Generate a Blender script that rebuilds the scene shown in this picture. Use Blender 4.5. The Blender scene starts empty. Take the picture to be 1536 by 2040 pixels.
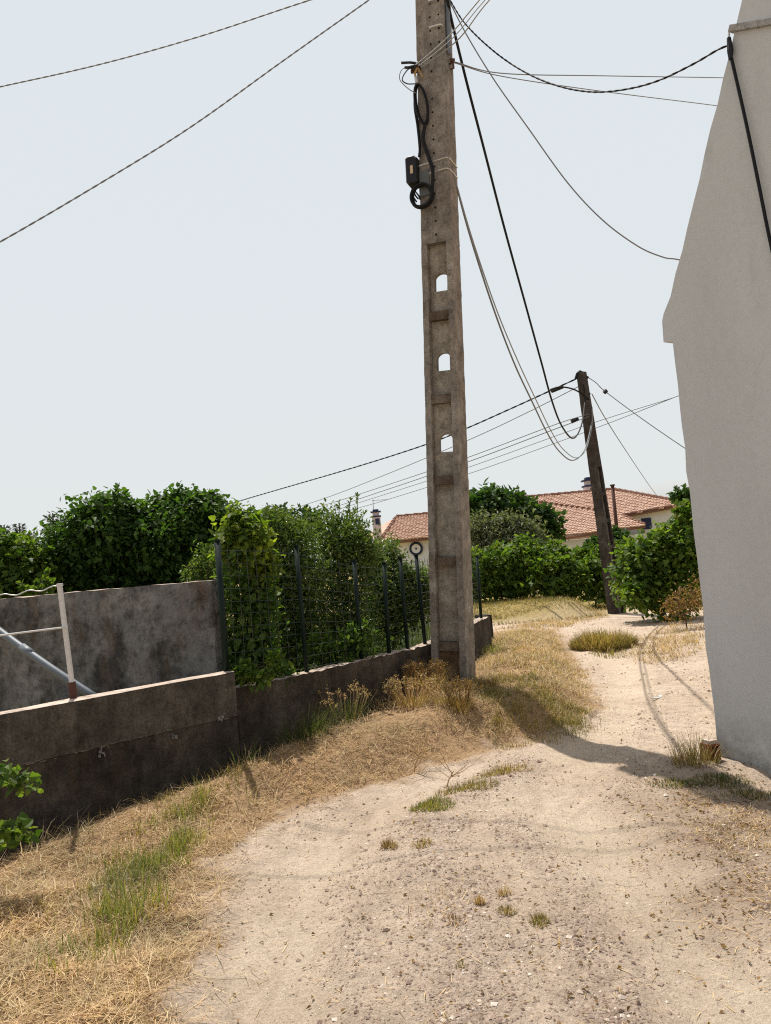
import bpy, math
import numpy as np
from math import radians as rad, pi
from mathutils import Matrix, Vector

rng = np.random.default_rng(11)
sc = bpy.context.scene
COL = sc.collection

# ------------------------------------------------------------------ camera
FPX = 1540.0
TH, RO = rad(3.72), rad(5.1)
CAM = np.array([0, 0, 1.6])
_F = np.array([0, math.cos(TH), math.sin(TH)])
_r = np.array([1.0, 0, 0]); _u = np.array([0, -math.sin(TH), math.cos(TH)])
_I = math.cos(RO) * _r - math.sin(RO) * _u
_J = math.sin(RO) * _r + math.cos(RO) * _u
cd = bpy.data.cameras.new('camera'); cam = bpy.data.objects.new('camera', cd); COL.objects.link(cam)
cd.sensor_width = 36; cd.lens = FPX / 2040 * 36; cd.clip_end = 3000; cd.clip_start = 0.05
m = Matrix.Identity(4)
for k in range(3):
    m[k][0], m[k][1], m[k][2], m[k][3] = _I[k], _J[k], -_F[k], CAM[k]
cam.matrix_world = m
sc.camera = cam

# layout helpers: where a sight line of the survey photo meets a given distance / height / upright plane
def _ray(px, py): return _F + (px - 768) / FPX * _I + (1020 - py) / FPX * _J
def at(px, py, Y):
    d = _ray(px, py); return CAM + d * (Y / d[1])
def gr(px, py, z=0.0):
    d = _ray(px, py); return CAM + d * ((z - 1.6) / d[2])
def vpl(px, py, P, n):
    d = _ray(px, py); n = np.array(n, float); return CAM + d * (((np.array(P) - CAM) @ n) / (d @ n))

# ------------------------------------------------------------------ noise
_perm = np.random.default_rng(3).random((256, 256))
def vnoise(x, y, s=1.0, seed=0):
    x = np.asarray(x, float) / s + seed * 17.31; y = np.asarray(y, float) / s + seed * 9.77
    xi = np.floor(x).astype(int); yi = np.floor(y).astype(int)
    fx = x - xi; fy = y - yi
    fx = fx * fx * (3 - 2 * fx); fy = fy * fy * (3 - 2 * fy)
    g = lambda a, b: _perm[a & 255, b & 255]
    return (g(xi, yi) * (1 - fx) + g(xi + 1, yi) * fx) * (1 - fy) + (g(xi, yi + 1) * (1 - fx) + g(xi + 1, yi + 1) * fx) * fy - 0.5
def sstep(a, b, x):
    t = np.clip((np.asarray(x, float) - a) / (b - a), 0, 1); return t * t * (3 - 2 * t)

# ------------------------------------------------------------------ mesh builder
class MB:
    def __init__(self): self.v = []; self.n = 0; self.f = []; self.mi = []
    def add(self, v, f, mi=0):
        v = np.asarray(v, float).reshape(-1, 3); f = np.asarray(f, int)
        self.f.append(f + self.n); self.v.append(v); self.mi.append(mi); self.n += len(v)
    def hexa(self, c, mi=0):        # 8 corners: bottom loop then top loop
        self.add(c, [[3, 2, 1, 0], [4, 5, 6, 7], [0, 1, 5, 4], [1, 2, 6, 5], [2, 3, 7, 6], [3, 0, 4, 7]], mi)
    def box(self, c, s, R=None, mi=0):
        h = np.array(s) / 2
        p = np.array([[-1, -1, -1], [1, -1, -1], [1, 1, -1], [-1, 1, -1], [-1, -1, 1], [1, -1, 1], [1, 1, 1], [-1, 1, 1]]) * h
        if R is not None: p = p @ np.array(R).T
        self.hexa(p + np.array(c), mi)
    def tube(self, pts, r, n=6, mi=0, cap=True, closed=False):
        pts = np.asarray(pts, float); k = len(pts)
        r = np.broadcast_to(np.asarray(r, float), (k,))
        if closed: t = np.roll(pts, -1, 0) - np.roll(pts, 1, 0)
        else: t = np.gradient(pts, axis=0)
        t /= np.linalg.norm(t, axis=1)[:, None] + 1e-12
        up = np.array([0, 0, 1.0]) if abs(t[0][2]) < .9 else np.array([1.0, 0, 0])
        a = np.cross(t[0], up); a /= np.linalg.norm(a)
        ring = []
        for i in range(k):
            a = a - t[i] * (a @ t[i]); a /= np.linalg.norm(a) + 1e-12
            b = np.cross(t[i], a)
            an = np.arange(n) * 2 * pi / n
            ring.append(pts[i] + r[i] * (np.cos(an)[:, None] * a + np.sin(an)[:, None] * b))
        v = np.concatenate(ring)
        i0 = np.arange(k if closed else k - 1)[:, None] * n; j = np.arange(n)[None]; j2 = (j + 1) % n
        i1 = (i0 + n) % (k * n)
        f = np.stack([i0 + j, i0 + j2, i1 + j2, i1 + j], -1).reshape(-1, 4)
        self.add(v, f, mi)
        if cap and not closed:
            base = self.n - len(v)
            self.f.append(np.arange(n)[None, ::-1] + base); self.mi.append(mi)
            self.f.append(np.arange(n)[None] + base + (k - 1) * n); self.mi.append(mi)
    def build(self, name, mats, parent=None, loc=None, smooth=False):
        v = np.concatenate(self.v)
        off = np.zeros(3) if parent is None and loc is None else (np.array(loc) if loc is not None else WORLD[parent.name])
        v = v - off
        me = bpy.data.meshes.new(name)
        me.vertices.add(len(v)); me.vertices.foreach_set('co', v.astype(np.float32).ravel())
        tot = np.concatenate([np.full(len(f), f.shape[1]) for f in self.f])
        lv = np.concatenate([f.ravel() for f in self.f])
        mi = np.concatenate([np.full(len(f), q) for f, q in zip(self.f, self.mi)])
        me.loops.add(len(lv)); me.loops.foreach_set('vertex_index', lv.astype(np.int32))
        me.polygons.add(len(tot))
        st = np.concatenate([[0], np.cumsum(tot)[:-1]])
        me.polygons.foreach_set('loop_start', st.astype(np.int32)); me.polygons.foreach_set('loop_total', tot.astype(np.int32))
        if not isinstance(mats, (list, tuple)): mats = [mats]
        for q in mats: me.materials.append(q)
        me.polygons.foreach_set('material_index', mi.astype(np.int32))
        me.polygons.foreach_set('use_smooth', np.full(len(tot), smooth))
        me.update(calc_edges=True); me.validate()
        o = bpy.data.objects.new(name, me); COL.objects.link(o)
        if parent is not None:
            o.parent = parent; WORLD[o.name] = WORLD[parent.name]
        else:
            o.location = off; WORLD[o.name] = off
        return o
WORLD = {}
def thing(name, label, cat, loc, group=None):
    o = bpy.data.objects.new(name, None); COL.objects.link(o); o.empty_display_size = .2
    o.location = loc; WORLD[o.name] = np.array(loc, float); o['kind'] = 'thing'
    return tag(o, label, cat, group)
def tag(o, label, cat, group=None):
    o['label'] = label; o['category'] = cat; o['kind'] = 'thing'
    if group: o['group'] = group
    return o
def kind(o, k): o['kind'] = k; return o

# ------------------------------------------------------------------ materials
class Mat:
    def __init__(self, name, rough=.9, spec=.2):
        self.m = bpy.data.materials.new(name); self.m.use_nodes = True
        self.nt = self.m.node_tree; self.nt.nodes.clear()
        self.out = self.N('ShaderNodeOutputMaterial'); self.b = self.N('ShaderNodeBsdfPrincipled')
        self.b.inputs['Roughness'].default_value = rough
        self.b.inputs['Specular IOR Level'].default_value = spec
        self.L(self.b.outputs[0], self.out.inputs[0]); self._c = None
    def N(self, t, **k):
        n = self.nt.nodes.new(t)
        for a, b in k.items(): setattr(n, a, b)
        return n
    def L(self, a, b): self.nt.links.new(a, b)
    def coord(self, scale=(1, 1, 1), kind='Object'):
        if kind == 'Position': src = self.N('ShaderNodeNewGeometry').outputs['Position']
        else: src = self.N('ShaderNodeTexCoord').outputs[kind]
        mp = self.N('ShaderNodeMapping'); mp.inputs['Scale'].default_value = scale
        self.L(src, mp.inputs[0]); return mp.outputs[0]
    def noise(self, scale, detail=5, rough=.6, sc3=(1, 1, 1), kind='Position', dist=0):
        n = self.N('ShaderNodeTexNoise'); n.inputs['Scale'].default_value = scale
        n.inputs['Detail'].default_value = detail; n.inputs['Roughness'].default_value = rough
        n.inputs['Distortion'].default_value = dist
        self.L(self.coord(sc3, kind), n.inputs['Vector']); return n.outputs['Fac']
    def ramp(self, src, stops, interp='LINEAR'):
        r = self.N('ShaderNodeValToRGB'); cr = r.color_ramp; cr.interpolation = interp
        while len(cr.elements) < len(stops): cr.elements.new(.5)
        for e, (p, c) in zip(cr.elements, stops):
            e.position = p
            if not hasattr(c, '__len__'): c = (c, c, c)
            e.color = (*c, 1)
        self.L(src, r.inputs[0]); return r.outputs[0]
    def mix(self, fac, a, b, mode='MIX'):
        n = self.N('ShaderNodeMix', data_type='RGBA', blend_type=mode)
        for s, x in ((n.inputs[0], fac), (n.inputs[6], a), (n.inputs[7], b)):
            if isinstance(x, (int, float)): s.default_value = x
            elif isinstance(x, tuple): s.default_value = (*x, 1)
            else: self.L(x, s)
        return n.outputs[2]
    def math(self, op, a, b=0.0, clamp=False):
        n = self.N('ShaderNodeMath', operation=op, use_clamp=clamp)
        for s, x in ((n.inputs[0], a), (n.inputs[1], b)):
            if isinstance(x, (int, float)): s.default_value = x
            else: self.L(x, s)
        return n.outputs[0]
    def color(self, c):
        if isinstance(c, tuple): self.b.inputs['Base Color'].default_value = (*c, 1)
        else: self.L(c, self.b.inputs['Base Color'])
        return self
    def bump(self, h, strength=.5, dist=.01):
        n = self.N('ShaderNodeBump'); n.inputs['Strength'].default_value = strength; n.inputs['Distance'].default_value = dist
        self.L(h, n.inputs['Height'])
        if getattr(self, '_bn', None) is not None: self.L(self._bn, n.inputs['Normal'])
        self._bn = n.outputs[0]
        for q in list(self.b.inputs['Normal'].links): self.nt.links.remove(q)
        self.L(self._bn, self.b.inputs['Normal']); return self

def plain(name, c, rough=.6, spec=.3, metal=0, var=.25, scale=30):
    q = Mat(name, rough, spec); q.b.inputs['Metallic'].default_value = metal
    n = q.noise(scale, 4, .6)
    q.color(q.mix(q.math('MULTIPLY', n, 1.0), tuple(x * (1 - var) for x in c), tuple(min(1, x * (1 + var)) for x in c)))
    q.bump(n, .15, .003)
    return q.m

def leafmat(name, cols, trans=.45, rough=.55):
    """leaf colour varies from leaf to leaf"""
    q = Mat(name, rough, .3)
    g = q.N('ShaderNodeNewGeometry')
    k = len(cols)
    c = q.ramp(g.outputs['Random Per Island'], [(i / max(1, k - 1), c) for i, c in enumerate(cols)])
    big = q.noise(2.2, 3, .6)
    c = q.mix(1.0, c, q.ramp(big, [(.3, (.72, .78, .7)), (.7, (1.25, 1.15, 1.0))]), 'MULTIPLY')
    q.color(c)
    t = q.N('ShaderNodeBsdfTranslucent')
    tc = q.mix(1.0, c, (1.35, 1.5, .55), 'MULTIPLY'); q.L(tc, t.inputs[0])
    mx = q.N('ShaderNodeMixShader'); mx.inputs[0].default_value = trans
    q.L(q.b.outputs[0], mx.inputs[1]); q.L(t.outputs[0], mx.inputs[2]); q.L(mx.outputs[0], q.out.inputs[0])
    return q.m

def concrete(name, a, b, c, streak=.5, rust=(.16, .085, .045), rustamt=.4, bumpd=.006, fine=60):
    q = Mat(name, .95, .12)
    big = q.noise(2.6, 8, .65, dist=.4)
    col = q.ramp(big, [(.3, a), (.5, b), (.7, c)])
    st = q.noise(11, 9, .78, (1, 1, .10), dist=.4)
    col = q.mix(q.math('MULTIPLY', q.ramp(st, [(.44, 0.), (.70, 1.)]), streak), col, tuple(x * .38 for x in a))
    rs = q.noise(3.2, 7, .7, (1, 1, .35), dist=.6)
    col = q.mix(q.math('MULTIPLY', q.ramp(rs, [(.5, 0.), (.72, 1.)]), rustamt), col, rust)
    fn = q.noise(fine, 5, .7)
    col = q.mix(1.0, col, q.ramp(fn, [(.28, .62), (.6, 1.1)]), 'MULTIPLY')
    col = q.mix(1.0, col, q.ramp(q.noise(9, 9, .8), [(.34, .5), (.5, 1.0), (.68, 1.4)]), 'MULTIPLY')
    q.color(col); q.bump(q.noise(14, 8, .75), .7, bumpd * 2); q.bump(fn, .6, bumpd)
    return q

M = {}
M['pole'] = concrete('pole_concrete', (.17, .15, .126), (.25, .222, .19), (.34, .305, .262), .35, (.14, .08, .045), .5, .008).m
M['rib'] = concrete('rust_stained_concrete', (.085, .062, .046), (.14, .108, .082), (.21, .17, .135), .5, (.10, .045, .02), .6, .008).m
M['rustweb'] = concrete('rust_washed_concrete', (.15, .095, .055), (.21, .14, .085), (.27, .19, .125), .3, (.16, .075, .03), .6, .006).m
M['web'] = concrete('pole_web_concrete', (.245, .22, .18), (.315, .285, .235), (.38, .345, .29), .25, (.17, .10, .055), .45, .006).m
M['pole_far'] = concrete('weathered_pole', (.05, .042, .037), (.075, .064, .055), (.13, .113, .095), .6, (.05, .025, .017), .6).m
M['hole'] = plain('hole_shade', (.015, .013, .012), .95, .05)  # near-black, holding the shade inside a hole as colour
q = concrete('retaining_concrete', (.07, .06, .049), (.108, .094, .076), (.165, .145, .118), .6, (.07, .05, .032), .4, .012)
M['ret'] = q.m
M['ret_top'] = concrete('sunlit_top_concrete', (.42, .33, .27), (.5, .4, .33), (.58, .47, .39), .2, (.3, .2, .14), .3).m  # wall tops coloured paler than their faces: sunlight put into the colour
M['low'] = concrete('low_wall_concrete', (.042, .036, .030), (.068, .057, .046), (.125, .104, .082), .55, (.085, .058, .032), .55, .010).m
# grey rendered wall: bluish cement with black mould, brown blotches
q = Mat('stained_render', .95, .1)
c = q.ramp(q.noise(1.5, 9, .72, dist=.1), [(.3, (.125, .125, .126)), (.5, (.21, .203, .196)), (.7, (.31, .29, .27))])
c = q.mix(q.math('MULTIPLY', q.ramp(q.noise(2.3, 9, .72, (1, 1, .8), dist=.15), [(.47, 0.), (.60, 1.)]), .8), c, (.042, .036, .033))
c = q.mix(q.math('MULTIPLY', q.ramp(q.noise(5.5, 8, .7, (1, 1, .3)), [(.5, 0.), (.66, 1.)]), .5), c, (.17, .115, .08))
vo = q.N('ShaderNodeTexVoronoi'); vo.inputs['Scale'].default_value = 2.6; q.L(q.coord((1, 1, 1), 'Position'), vo.inputs['Vector'])
c = q.mix(q.math('MULTIPLY', q.ramp(vo.outputs['Distance'], [(.07, 1.), (.12, 0.)]), .5), c, (.26, .24, .22))
c = q.mix(1.0, c, q.ramp(q.noise(11, 10, .82), [(.36, .42), (.52, 1.0), (.66, 1.25)]), 'MULTIPLY')
q.color(c); q.bump(q.noise(18, 8, .78), 1.0, .016); q.bump(q.noise(70, 4, .7), .5, .004); M['render'] = q.m
# white house render
q = Mat('white_render', .92, .1)
c = q.ramp(q.noise(1.2, 7, .6, (1, 1, .35)), [(.3, (.455, .462, .45)), (.7, (.525, .535, .53))])
c = q.mix(q.math('MULTIPLY', q.ramp(q.noise(3.5, 8, .7, (1, 1, .25)), [(.55, 0.), (.78, 1.)]), .35), c, (.29, .29, .28))
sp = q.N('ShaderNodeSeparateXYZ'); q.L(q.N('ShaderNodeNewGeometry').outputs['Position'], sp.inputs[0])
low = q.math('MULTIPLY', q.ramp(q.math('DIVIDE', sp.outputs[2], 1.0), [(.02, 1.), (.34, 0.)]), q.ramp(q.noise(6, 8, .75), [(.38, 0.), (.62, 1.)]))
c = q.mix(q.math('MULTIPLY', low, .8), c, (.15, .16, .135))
ck = q.N('ShaderNodeTexVoronoi', feature='DISTANCE_TO_EDGE'); ck.inputs['Scale'].default_value = .55
vm = q.N('ShaderNodeVectorMath', operation='ADD'); nz_ = q.N('ShaderNodeTexNoise'); nz_.inputs['Scale'].default_value = 3.; nz_.inputs['Detail'].default_value = 6
q.L(q.N('ShaderNodeNewGeometry').outputs['Position'], vm.inputs[0]); q.L(nz_.outputs['Color'], vm.inputs[1]); q.L(vm.outputs[0], ck.inputs['Vector'])
crk = q.math('MULTIPLY', q.ramp(ck.outputs['Distance'], [(.0, 1.), (.006, 0.)]), q.ramp(q.noise(1.4, 3, .5), [(.5, 0.), (.62, 1.)]))
c = q.mix(q.math('MULTIPLY', crk, .10), c, (.16, .155, .145))
c = q.mix(1.0, c, q.ramp(q.noise(26, 8, .8), [(.3, .93), (.55, 1.01)]), 'MULTIPLY')
c = q.mix(q.math('MULTIPLY', q.ramp(q.noise(4.5, 9, .8), [(.62, 0.), (.72, 1.)]), .22), c, (.24, .24, .23))
q.color(c); q.bump(q.noise(5, 7, .65), .45, .02); q.bump(q.noise(60, 5, .7), .10, .002); M['white'] = q.m
M['stone'] = concrete('grey_band', (.24, .235, .225), (.32, .31, .30), (.40, .39, .37), .4, (.16, .15, .13), .4).m
M['farwall'] = plain('pale_blue_render', (.76, .79, .83), .9, .1, var=.06, scale=1)
M['fargrey'] = plain('grey_render', (.68, .68, .67), .9, .1, var=.1, scale=1)
q = Mat('clay_tiles', .85, .15)
g = q.N('ShaderNodeNewGeometry')
c = q.ramp(q.noise(3.4, 5, .8), [(.3, (.40, .235, .165)), (.5, (.53, .355, .27)), (.7, (.63, .48, .395))])
q.color(c); M['tile'] = q.m
M['ridge'] = plain('ridge_tile', (.20, .105, .075), .9, .1, var=.3, scale=6)
M['black'] = plain('black_plastic', (.010, .009, .011), .5, .3)
M['cable'] = plain('black_cable', (.009, .009, .010), .6, .2)
M['greycable'] = plain('grey_cable', (.26, .27, .27), .5, .3)
M['thincable'] = plain('weathered_wire', (.17, .175, .175), .6, .3)
M['galv'] = plain('galvanised_steel', (.55, .55, .54), .4, .5, .4, .15)
M['whitepaint'] = plain('chipped_white_paint', (.60, .59, .57), .6, .3, var=.2, scale=40)
M['rust'] = plain('rust_brown', (.085, .04, .028), .8, .2)
M['pvc'] = plain('grey_pvc', (.13, .15, .17), .5, .4, var=.12)
M['green'] = plain('green_coating', (.004, .013, .009), .55, .2)
M['meshwire'] = plain('coated_wire', (.010, .020, .014), .4, .5)
M['beige'] = plain('beige_sticker', (.55, .42, .28), .7, .2)
M['steelgrey'] = plain('grey_metal_plate', (.10, .11, .105), .6, .4)
M['brass'] = plain('brass_fitting', (.35, .22, .07), .45, .5)
M['lime'] = plain('old_mortar', (.17, .14, .11), .95, .05, var=.4, scale=40)
M['lime2'] = plain('lime_stain', (.18, .172, .16), .95, .05, var=.4, scale=40)
M['brick'] = plain('hollow_brick', (.20, .06, .028), .9, .1, var=.4, scale=60)
M['navy'] = plain('navy_paint', (.03, .04, .09), .7, .2)
M['chim'] = plain('chimney_render', (.60, .52, .55), .9, .1, var=.1)
M['litter'] = plain('white_plastic', (.5, .5, .48), .6, .3)
M['bark'] = plain('bark', (.085, .062, .045), .95, .1, var=.45, scale=25)
M['drystem'] = plain('dry_stem', (.34, .22, .11), .9, .1, var=.4, scale=40)
M['greenstem'] = plain('green_stem', (.10, .12, .035), .8, .2, var=.3, scale=40)

M['fig'] = leafmat('fig_leaf', [(.026, .065, .014), (.05, .105, .02), (.10, .175, .034), (.034, .075, .018), (.065, .13, .025)], .42)
M['shrub'] = leafmat('shrub_leaf', [(.036, .072, .018), (.068, .118, .03), (.115, .175, .045), (.19, .225, .08), (.05, .092, .025)], .38, .34)
M['vine'] = leafmat('vine_leaf', [(.035, .075, .013), (.07, .13, .02), (.13, .20, .032), (.18, .24, .045), (.06, .11, .02), (.085, .145, .025)], .48)
M['vinedark'] = leafmat('vine_leaf_deep', [(.032, .075, .016), (.055, .11, .022), (.09, .16, .03), (.15, .21, .045), (.04, .085, .018)], .45)
M['yellowvine'] = leafmat('young_vine_leaf', [(.09, .14, .02), (.16, .22, .03), (.24, .29, .04)], .55)
M['olive'] = leafmat('olive_leaf', [(.065, .09, .05), (.13, .15, .095), (.26, .27, .20), (.09, .11, .06)], .3)
M['dark'] = leafmat('dark_tree_leaf', [(.022, .056, .014), (.04, .088, .022), (.075, .135, .03)], .35)
M['conifer'] = leafmat('conifer_needle', [(.03, .045, .028), (.05, .065, .042)], .2)
M['dryleaf'] = leafmat('dry_leaf', [(.16, .085, .035), (.24, .14, .06), (.33, .21, .10), (.12, .07, .035)], .3)
M['straw'] = leafmat('straw', [(.38, .25, .13), (.535, .38, .215), (.65, .505, .32), (.23, .11, .045), (.66, .53, .36), (.15, .085, .05), (.42, .285, .16)], .22, .55)
M['grass'] = leafmat('grass_blade', [(.13, .125, .04), (.20, .175, .055), (.31, .235, .095), (.10, .105, .03), (.40, .29, .13), (.22, .14, .055)], .3, .5)
M['greengrass'] = leafmat('fresh_grass_blade', [(.085, .135, .026), (.14, .19, .036), (.20, .22, .06), (.36, .29, .13), (.17, .20, .045), (.42, .31, .15)], .42, .5)
M['darkgrass'] = leafmat('shade_grass_blade', [(.035, .06, .02), (.06, .09, .03), (.15, .15, .07)], .35, .5)  # darker copy of the grass, shade put into its colour
q = Mat('pebble', .9, .2)
g = q.N('ShaderNodeNewGeometry')
q.color(q.ramp(g.outputs['Random Per Island'], [(0, (.24, .165, .125)), (.2, (.42, .32, .25)), (.4, (.14, .09, .068)), (.6, (.42, .32, .25)), (.8, (.22, .155, .12)), (1, (.66, .57, .48))]))
M['pebble'] = q.m

# ------------------------------------------------------------------ plan of the place
R_EDGE = np.array([[-1.75, -3], [-1.25, 0.5], [-1.0, 2.2]] + [gr(*p)[:2] for p in
    ((362, 2030), (400, 1860), (432, 1715), (600, 1612), (890, 1520), (985, 1492), (1060, 1480), (1150, 1450), (1200, 1405), (1165, 1350), (1128, 1290), (1110, 1252))] + [[-1.0, 17.4]])
W1A, W1B = at(0, 1425, 5.05), at(466, 1338, 6.2)
W2 = [at(470, 1372, 6.30), at(640, 1335, 7.05), at(855, 1285, 8.2), at(975, 1228, 11.3)]
W1D = (W1B - W1A)[:2] / np.linalg.norm((W1B - W1A)[:2])
W1L = W1A - np.array([*W1D, 0]) * 3.2
WALL = np.array([W1L[:2], W1B[:2]] + [w[:2] for w in W2] + [[1.2, 13.5], [-1.0, 17.2]])
VERGE = np.concatenate([R_EDGE, WALL[::-1], [[-6, -3]]])

def inside(poly, x, y):
    x = np.asarray(x); y = np.asarray(y); r = np.zeros(x.shape, bool)
    px, py = poly[:, 0], poly[:, 1]; n = len(poly); j = n - 1
    for i in range(n):
        c = ((py[i] > y) != (py[j] > y)) & (x < (px[j] - px[i]) * (y - py[i]) / (py[j] - py[i] + 1e-12) + px[i])
        r ^= c; j = i
    return r
def pdist(line, x, y):
    d = np.full(np.shape(x), 1e9)
    for a, b in zip(line[:-1], line[1:]):
        ab = b - a; t = np.clip(((x - a[0]) * ab[0] + (y - a[1]) * ab[1]) / (ab @ ab), 0, 1)
        d = np.minimum(d, np.hypot(x - a[0] - t * ab[0], y - a[1] - t * ab[1]))
    return d
G = lambda *pp: np.array([gr(*p)[:2] for p in pp])
STRIP1 = G((960, 2240), (930, 2040), (930, 1880), (890, 1760), (850, 1680), (880, 1610), (960, 1560), (1040, 1525))
STRIP2 = G((1330, 2200), (1230, 2040), (1170, 1850), (1080, 1720), (1010, 1640))
STRIP3 = G((720, 2040), (690, 1850), (690, 1730), (760, 1640))
TRACK1 = G((520, 2200), (530, 2040), (560, 1850), (620, 1720), (760, 1600), (960, 1530))
TRACK2 = G((1500, 2100), (1420, 1900), (1250, 1700), (1120, 1600), (1150, 1500), (1250, 1400), (1240, 1320), (1180, 1250))
DEBRIS = G((1560, 1800), (1500, 1700), (1440, 1610), (1370, 1575))
BANKY = 17.3
HK = gr(1432, 1508); HA = rad(32); HU = np.array([math.sin(HA), -math.cos(HA), 0]); HW = np.array([math.cos(HA), math.sin(HA), 0]); HN = -HW

def masks(x, y):
    x = np.asarray(x, float); y = np.asarray(y, float)
    wob = vnoise(x, y, .22, 1) * .22 + vnoise(x, y, .07, 2) * .10
    ins = inside(VERGE, x, y); de = pdist(R_EDGE, x, y)
    sd = np.where(ins, de, -de) + wob
    verge = sstep(-.10, .14, sd)
    far = sstep(13, 19, y)
    g = np.maximum.reduce([np.exp(-(pdist(STRIP1, x, y) / .24) ** 2), .85 * np.exp(-(pdist(STRIP2, x, y) / .13) ** 2), .45 * np.exp(-(pdist(STRIP3, x, y) / .16) ** 2)])
    g = np.clip(g * (.75 + 1.1 * vnoise(x, y, .28, 3)), 0, 1)
    deb = np.exp(-(pdist(DEBRIS, x, y) / .40) ** 2)
    hb = ((x - HK[0]) * HN[0] + (y - HK[1]) * HN[1])
    return verge, g * (1 - verge), np.clip(deb * (.8 + vnoise(x, y, .2, 4)), 0, 1), sd, ins, de
def height(x, y):
    x = np.asarray(x, float); y = np.asarray(y, float)
    ins = inside(VERGE, x, y); de = pdist(R_EDGE, x, y); dw = pdist(WALL, x, y)
    A = np.interp(y, [3, 4.6, 5.6, 6.3, 7.8, 9, 11.5, 15], [.02, .04, .17, .24, .26, .29, .30, .05])
    t = np.where(ins, de, 0.0)
    # verge climbs within the first 0.8 m then falls into the gutter along the wall
    h = A * sstep(0, .62, t)
    gut = np.interp(y, [3, 7.2, 8.2], [.30, .34, .05])
    h = np.where(ins, h - gut * (1 - sstep(.02, .30, dw)) * (t > .05), h)
    beh = (~ins) & (inside(np.concatenate([WALL, [[-1, 17.3], [-30, 17.3], [-30, -3]]]), x, y))
    beh &= dw > .075
    h = np.where(beh, .30 + .02 * vnoise(x, y, .3, 17), h)
    tr = np.minimum(pdist(TRACK1, x, y), pdist(TRACK2, x, y))
    road = (~ins) & (~beh)
    h = h + np.where(road, -.045 * np.exp(-(tr / .26) ** 2) + .012 * np.exp(-((tr - .34) / .07) ** 2) + .010 * vnoise(pdist(STRIP1, x, y), y * .12, .035, 42) * (y < 9) + .022 * np.exp(-(pdist(STRIP1, x, y) / .3) ** 2), 0)
    bank = sstep(BANKY, BANKY + .45, y + vnoise(x, y, 1.5, 8) * .5) * (1 - sstep(4.0, 4.8, x)) * .36
    h = h + bank
    near = 1 - sstep(14, 24, y)
    n = vnoise(x, y, .9, 5) * .035 + vnoise(x, y, .25, 6) * .018 + vnoise(x, y, .09, 7) * .012 + vnoise(x, y, .045, 9) * .006
    h = h + n * near * np.where(ins, 2.1, .8)
    # falls a little along the near gable
    return h - .09 * sstep(.1, .6, (x - HK[0]) * HU[0] + (y - HK[1]) * HU[1]) * np.exp(-(((x - HK[0]) * HN[0] + (y - HK[1]) * HN[1]) / .8) ** 2)
def ground_pt(px, py, it=6):
    z = 0.0
    for _ in range(it):
        p = gr(px, py, z); z = float(height(p[0], p[1]))
    return np.array([p[0], p[1], z])
def P_on(p): return np.array([p[0], p[1], float(height(p[0], p[1]))])

# ------------------------------------------------------------------ ground sheet
def axis(lo, hi, step, far, g=1.16):
    a = list(np.arange(lo, hi, step)); s = step; x = hi
    up = []
    while x < far: up.append(x); s *= g; x += s
    up.append(far)
    s = step; x = lo; dn = []
    while True:
        s *= g; x -= s
        if x < -far: break
        dn.append(x)
    dn.append(-far)
    return np.array(dn[::-1] + a + up)
gx = axis(-3.2, 4.2, .022, 400); gy = axis(1.6, 10.5, .022, 600, 1.06)
gy = gy[gy > -60]
X, Y = np.meshgrid(gx, gy); nx, ny = len(gx), len(gy)
Z = height(X, Y)
mb = MB()
idx = np.arange(nx * ny).reshape(ny, nx)
mb.add(np.stack([X, Y, Z], -1), np.stack([idx[:-1, :-1], idx[:-1, 1:], idx[1:, 1:], idx[1:, :-1]], -1).reshape(-1, 4))
q = Mat('dirt', .95, .1)
at_ = q.N('ShaderNodeAttribute', attribute_name='soil'); sx = q.N('ShaderNodeSeparateColor'); q.L(at_.outputs['Color'], sx.inputs[0])
fineN = q.noise(55, 6, .75); medN = q.noise(9, 7, .68); bigN = q.noise(1.1, 6, .6)
sand = q.ramp(bigN, [(.3, (.47, .36, .265)), (.5, (.555, .435, .33)), (.72, (.615, .495, .385))])
sand = q.mix(1.0, sand, q.ramp(medN, [(.28, .70), (.62, 1.08)]), 'MULTIPLY')
sand = q.mix(1.0, sand, q.ramp(fineN, [(.27, .55), (.5, 1.0), (.72, 1.1)]), 'MULTIPLY')
vor = q.N('ShaderNodeTexVoronoi'); vor.inputs['Scale'].default_value = 75; q.L(q.coord((1, 1, 1), 'Position'), vor.inputs['Vector'])
grav = q.ramp(vor.outputs['Color'], [(.15, (.27, .20, .155)), (.5, (.44, .335, .265)), (.85, (.57, .455, .37))])
grav = q.mix(1.0, grav, q.ramp(fineN, [(.3, .55), (.6, 1.1)]), 'MULTIPLY')
straw = q.ramp(q.noise(24, 8, .8, dist=1.5), [(.3, (.14, .075, .036)), (.5, (.34, .21, .108)), (.68, (.51, .355, .20))])
olive = q.ramp(q.noise(14, 8, .8), [(.3, (.15, .11, .045)), (.5, (.31, .235, .085)), (.7, (.44, .33, .15))])
brown = q.ramp(q.noise(20, 8, .8), [(.3, (.12, .075, .05)), (.62, (.33, .235, .165))])
gm = q.math('ADD', q.math('MULTIPLY', sx.outputs[1], .68), q.math('MULTIPLY', q.ramp(q.noise(5, 8, .7), [(.52, 0.), (.7, 1.)]), .35), True)
chips = q.N('ShaderNodeTexVoronoi'); chips.inputs['Scale'].default_value = 46; q.L(q.coord((1, 1, 1), 'Position'), chips.inputs['Vector'])
chm = q.math('MULTIPLY', q.ramp(chips.outputs['Distance'], [(.16, 1.), (.3, 0.)]), q.ramp(q.noise(3.5, 7, .7), [(.36, .15), (.62, 1.)]))
c = q.mix(gm, sand, grav)
pa = q.N('ShaderNodeAttribute', attribute_name='track')
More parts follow.
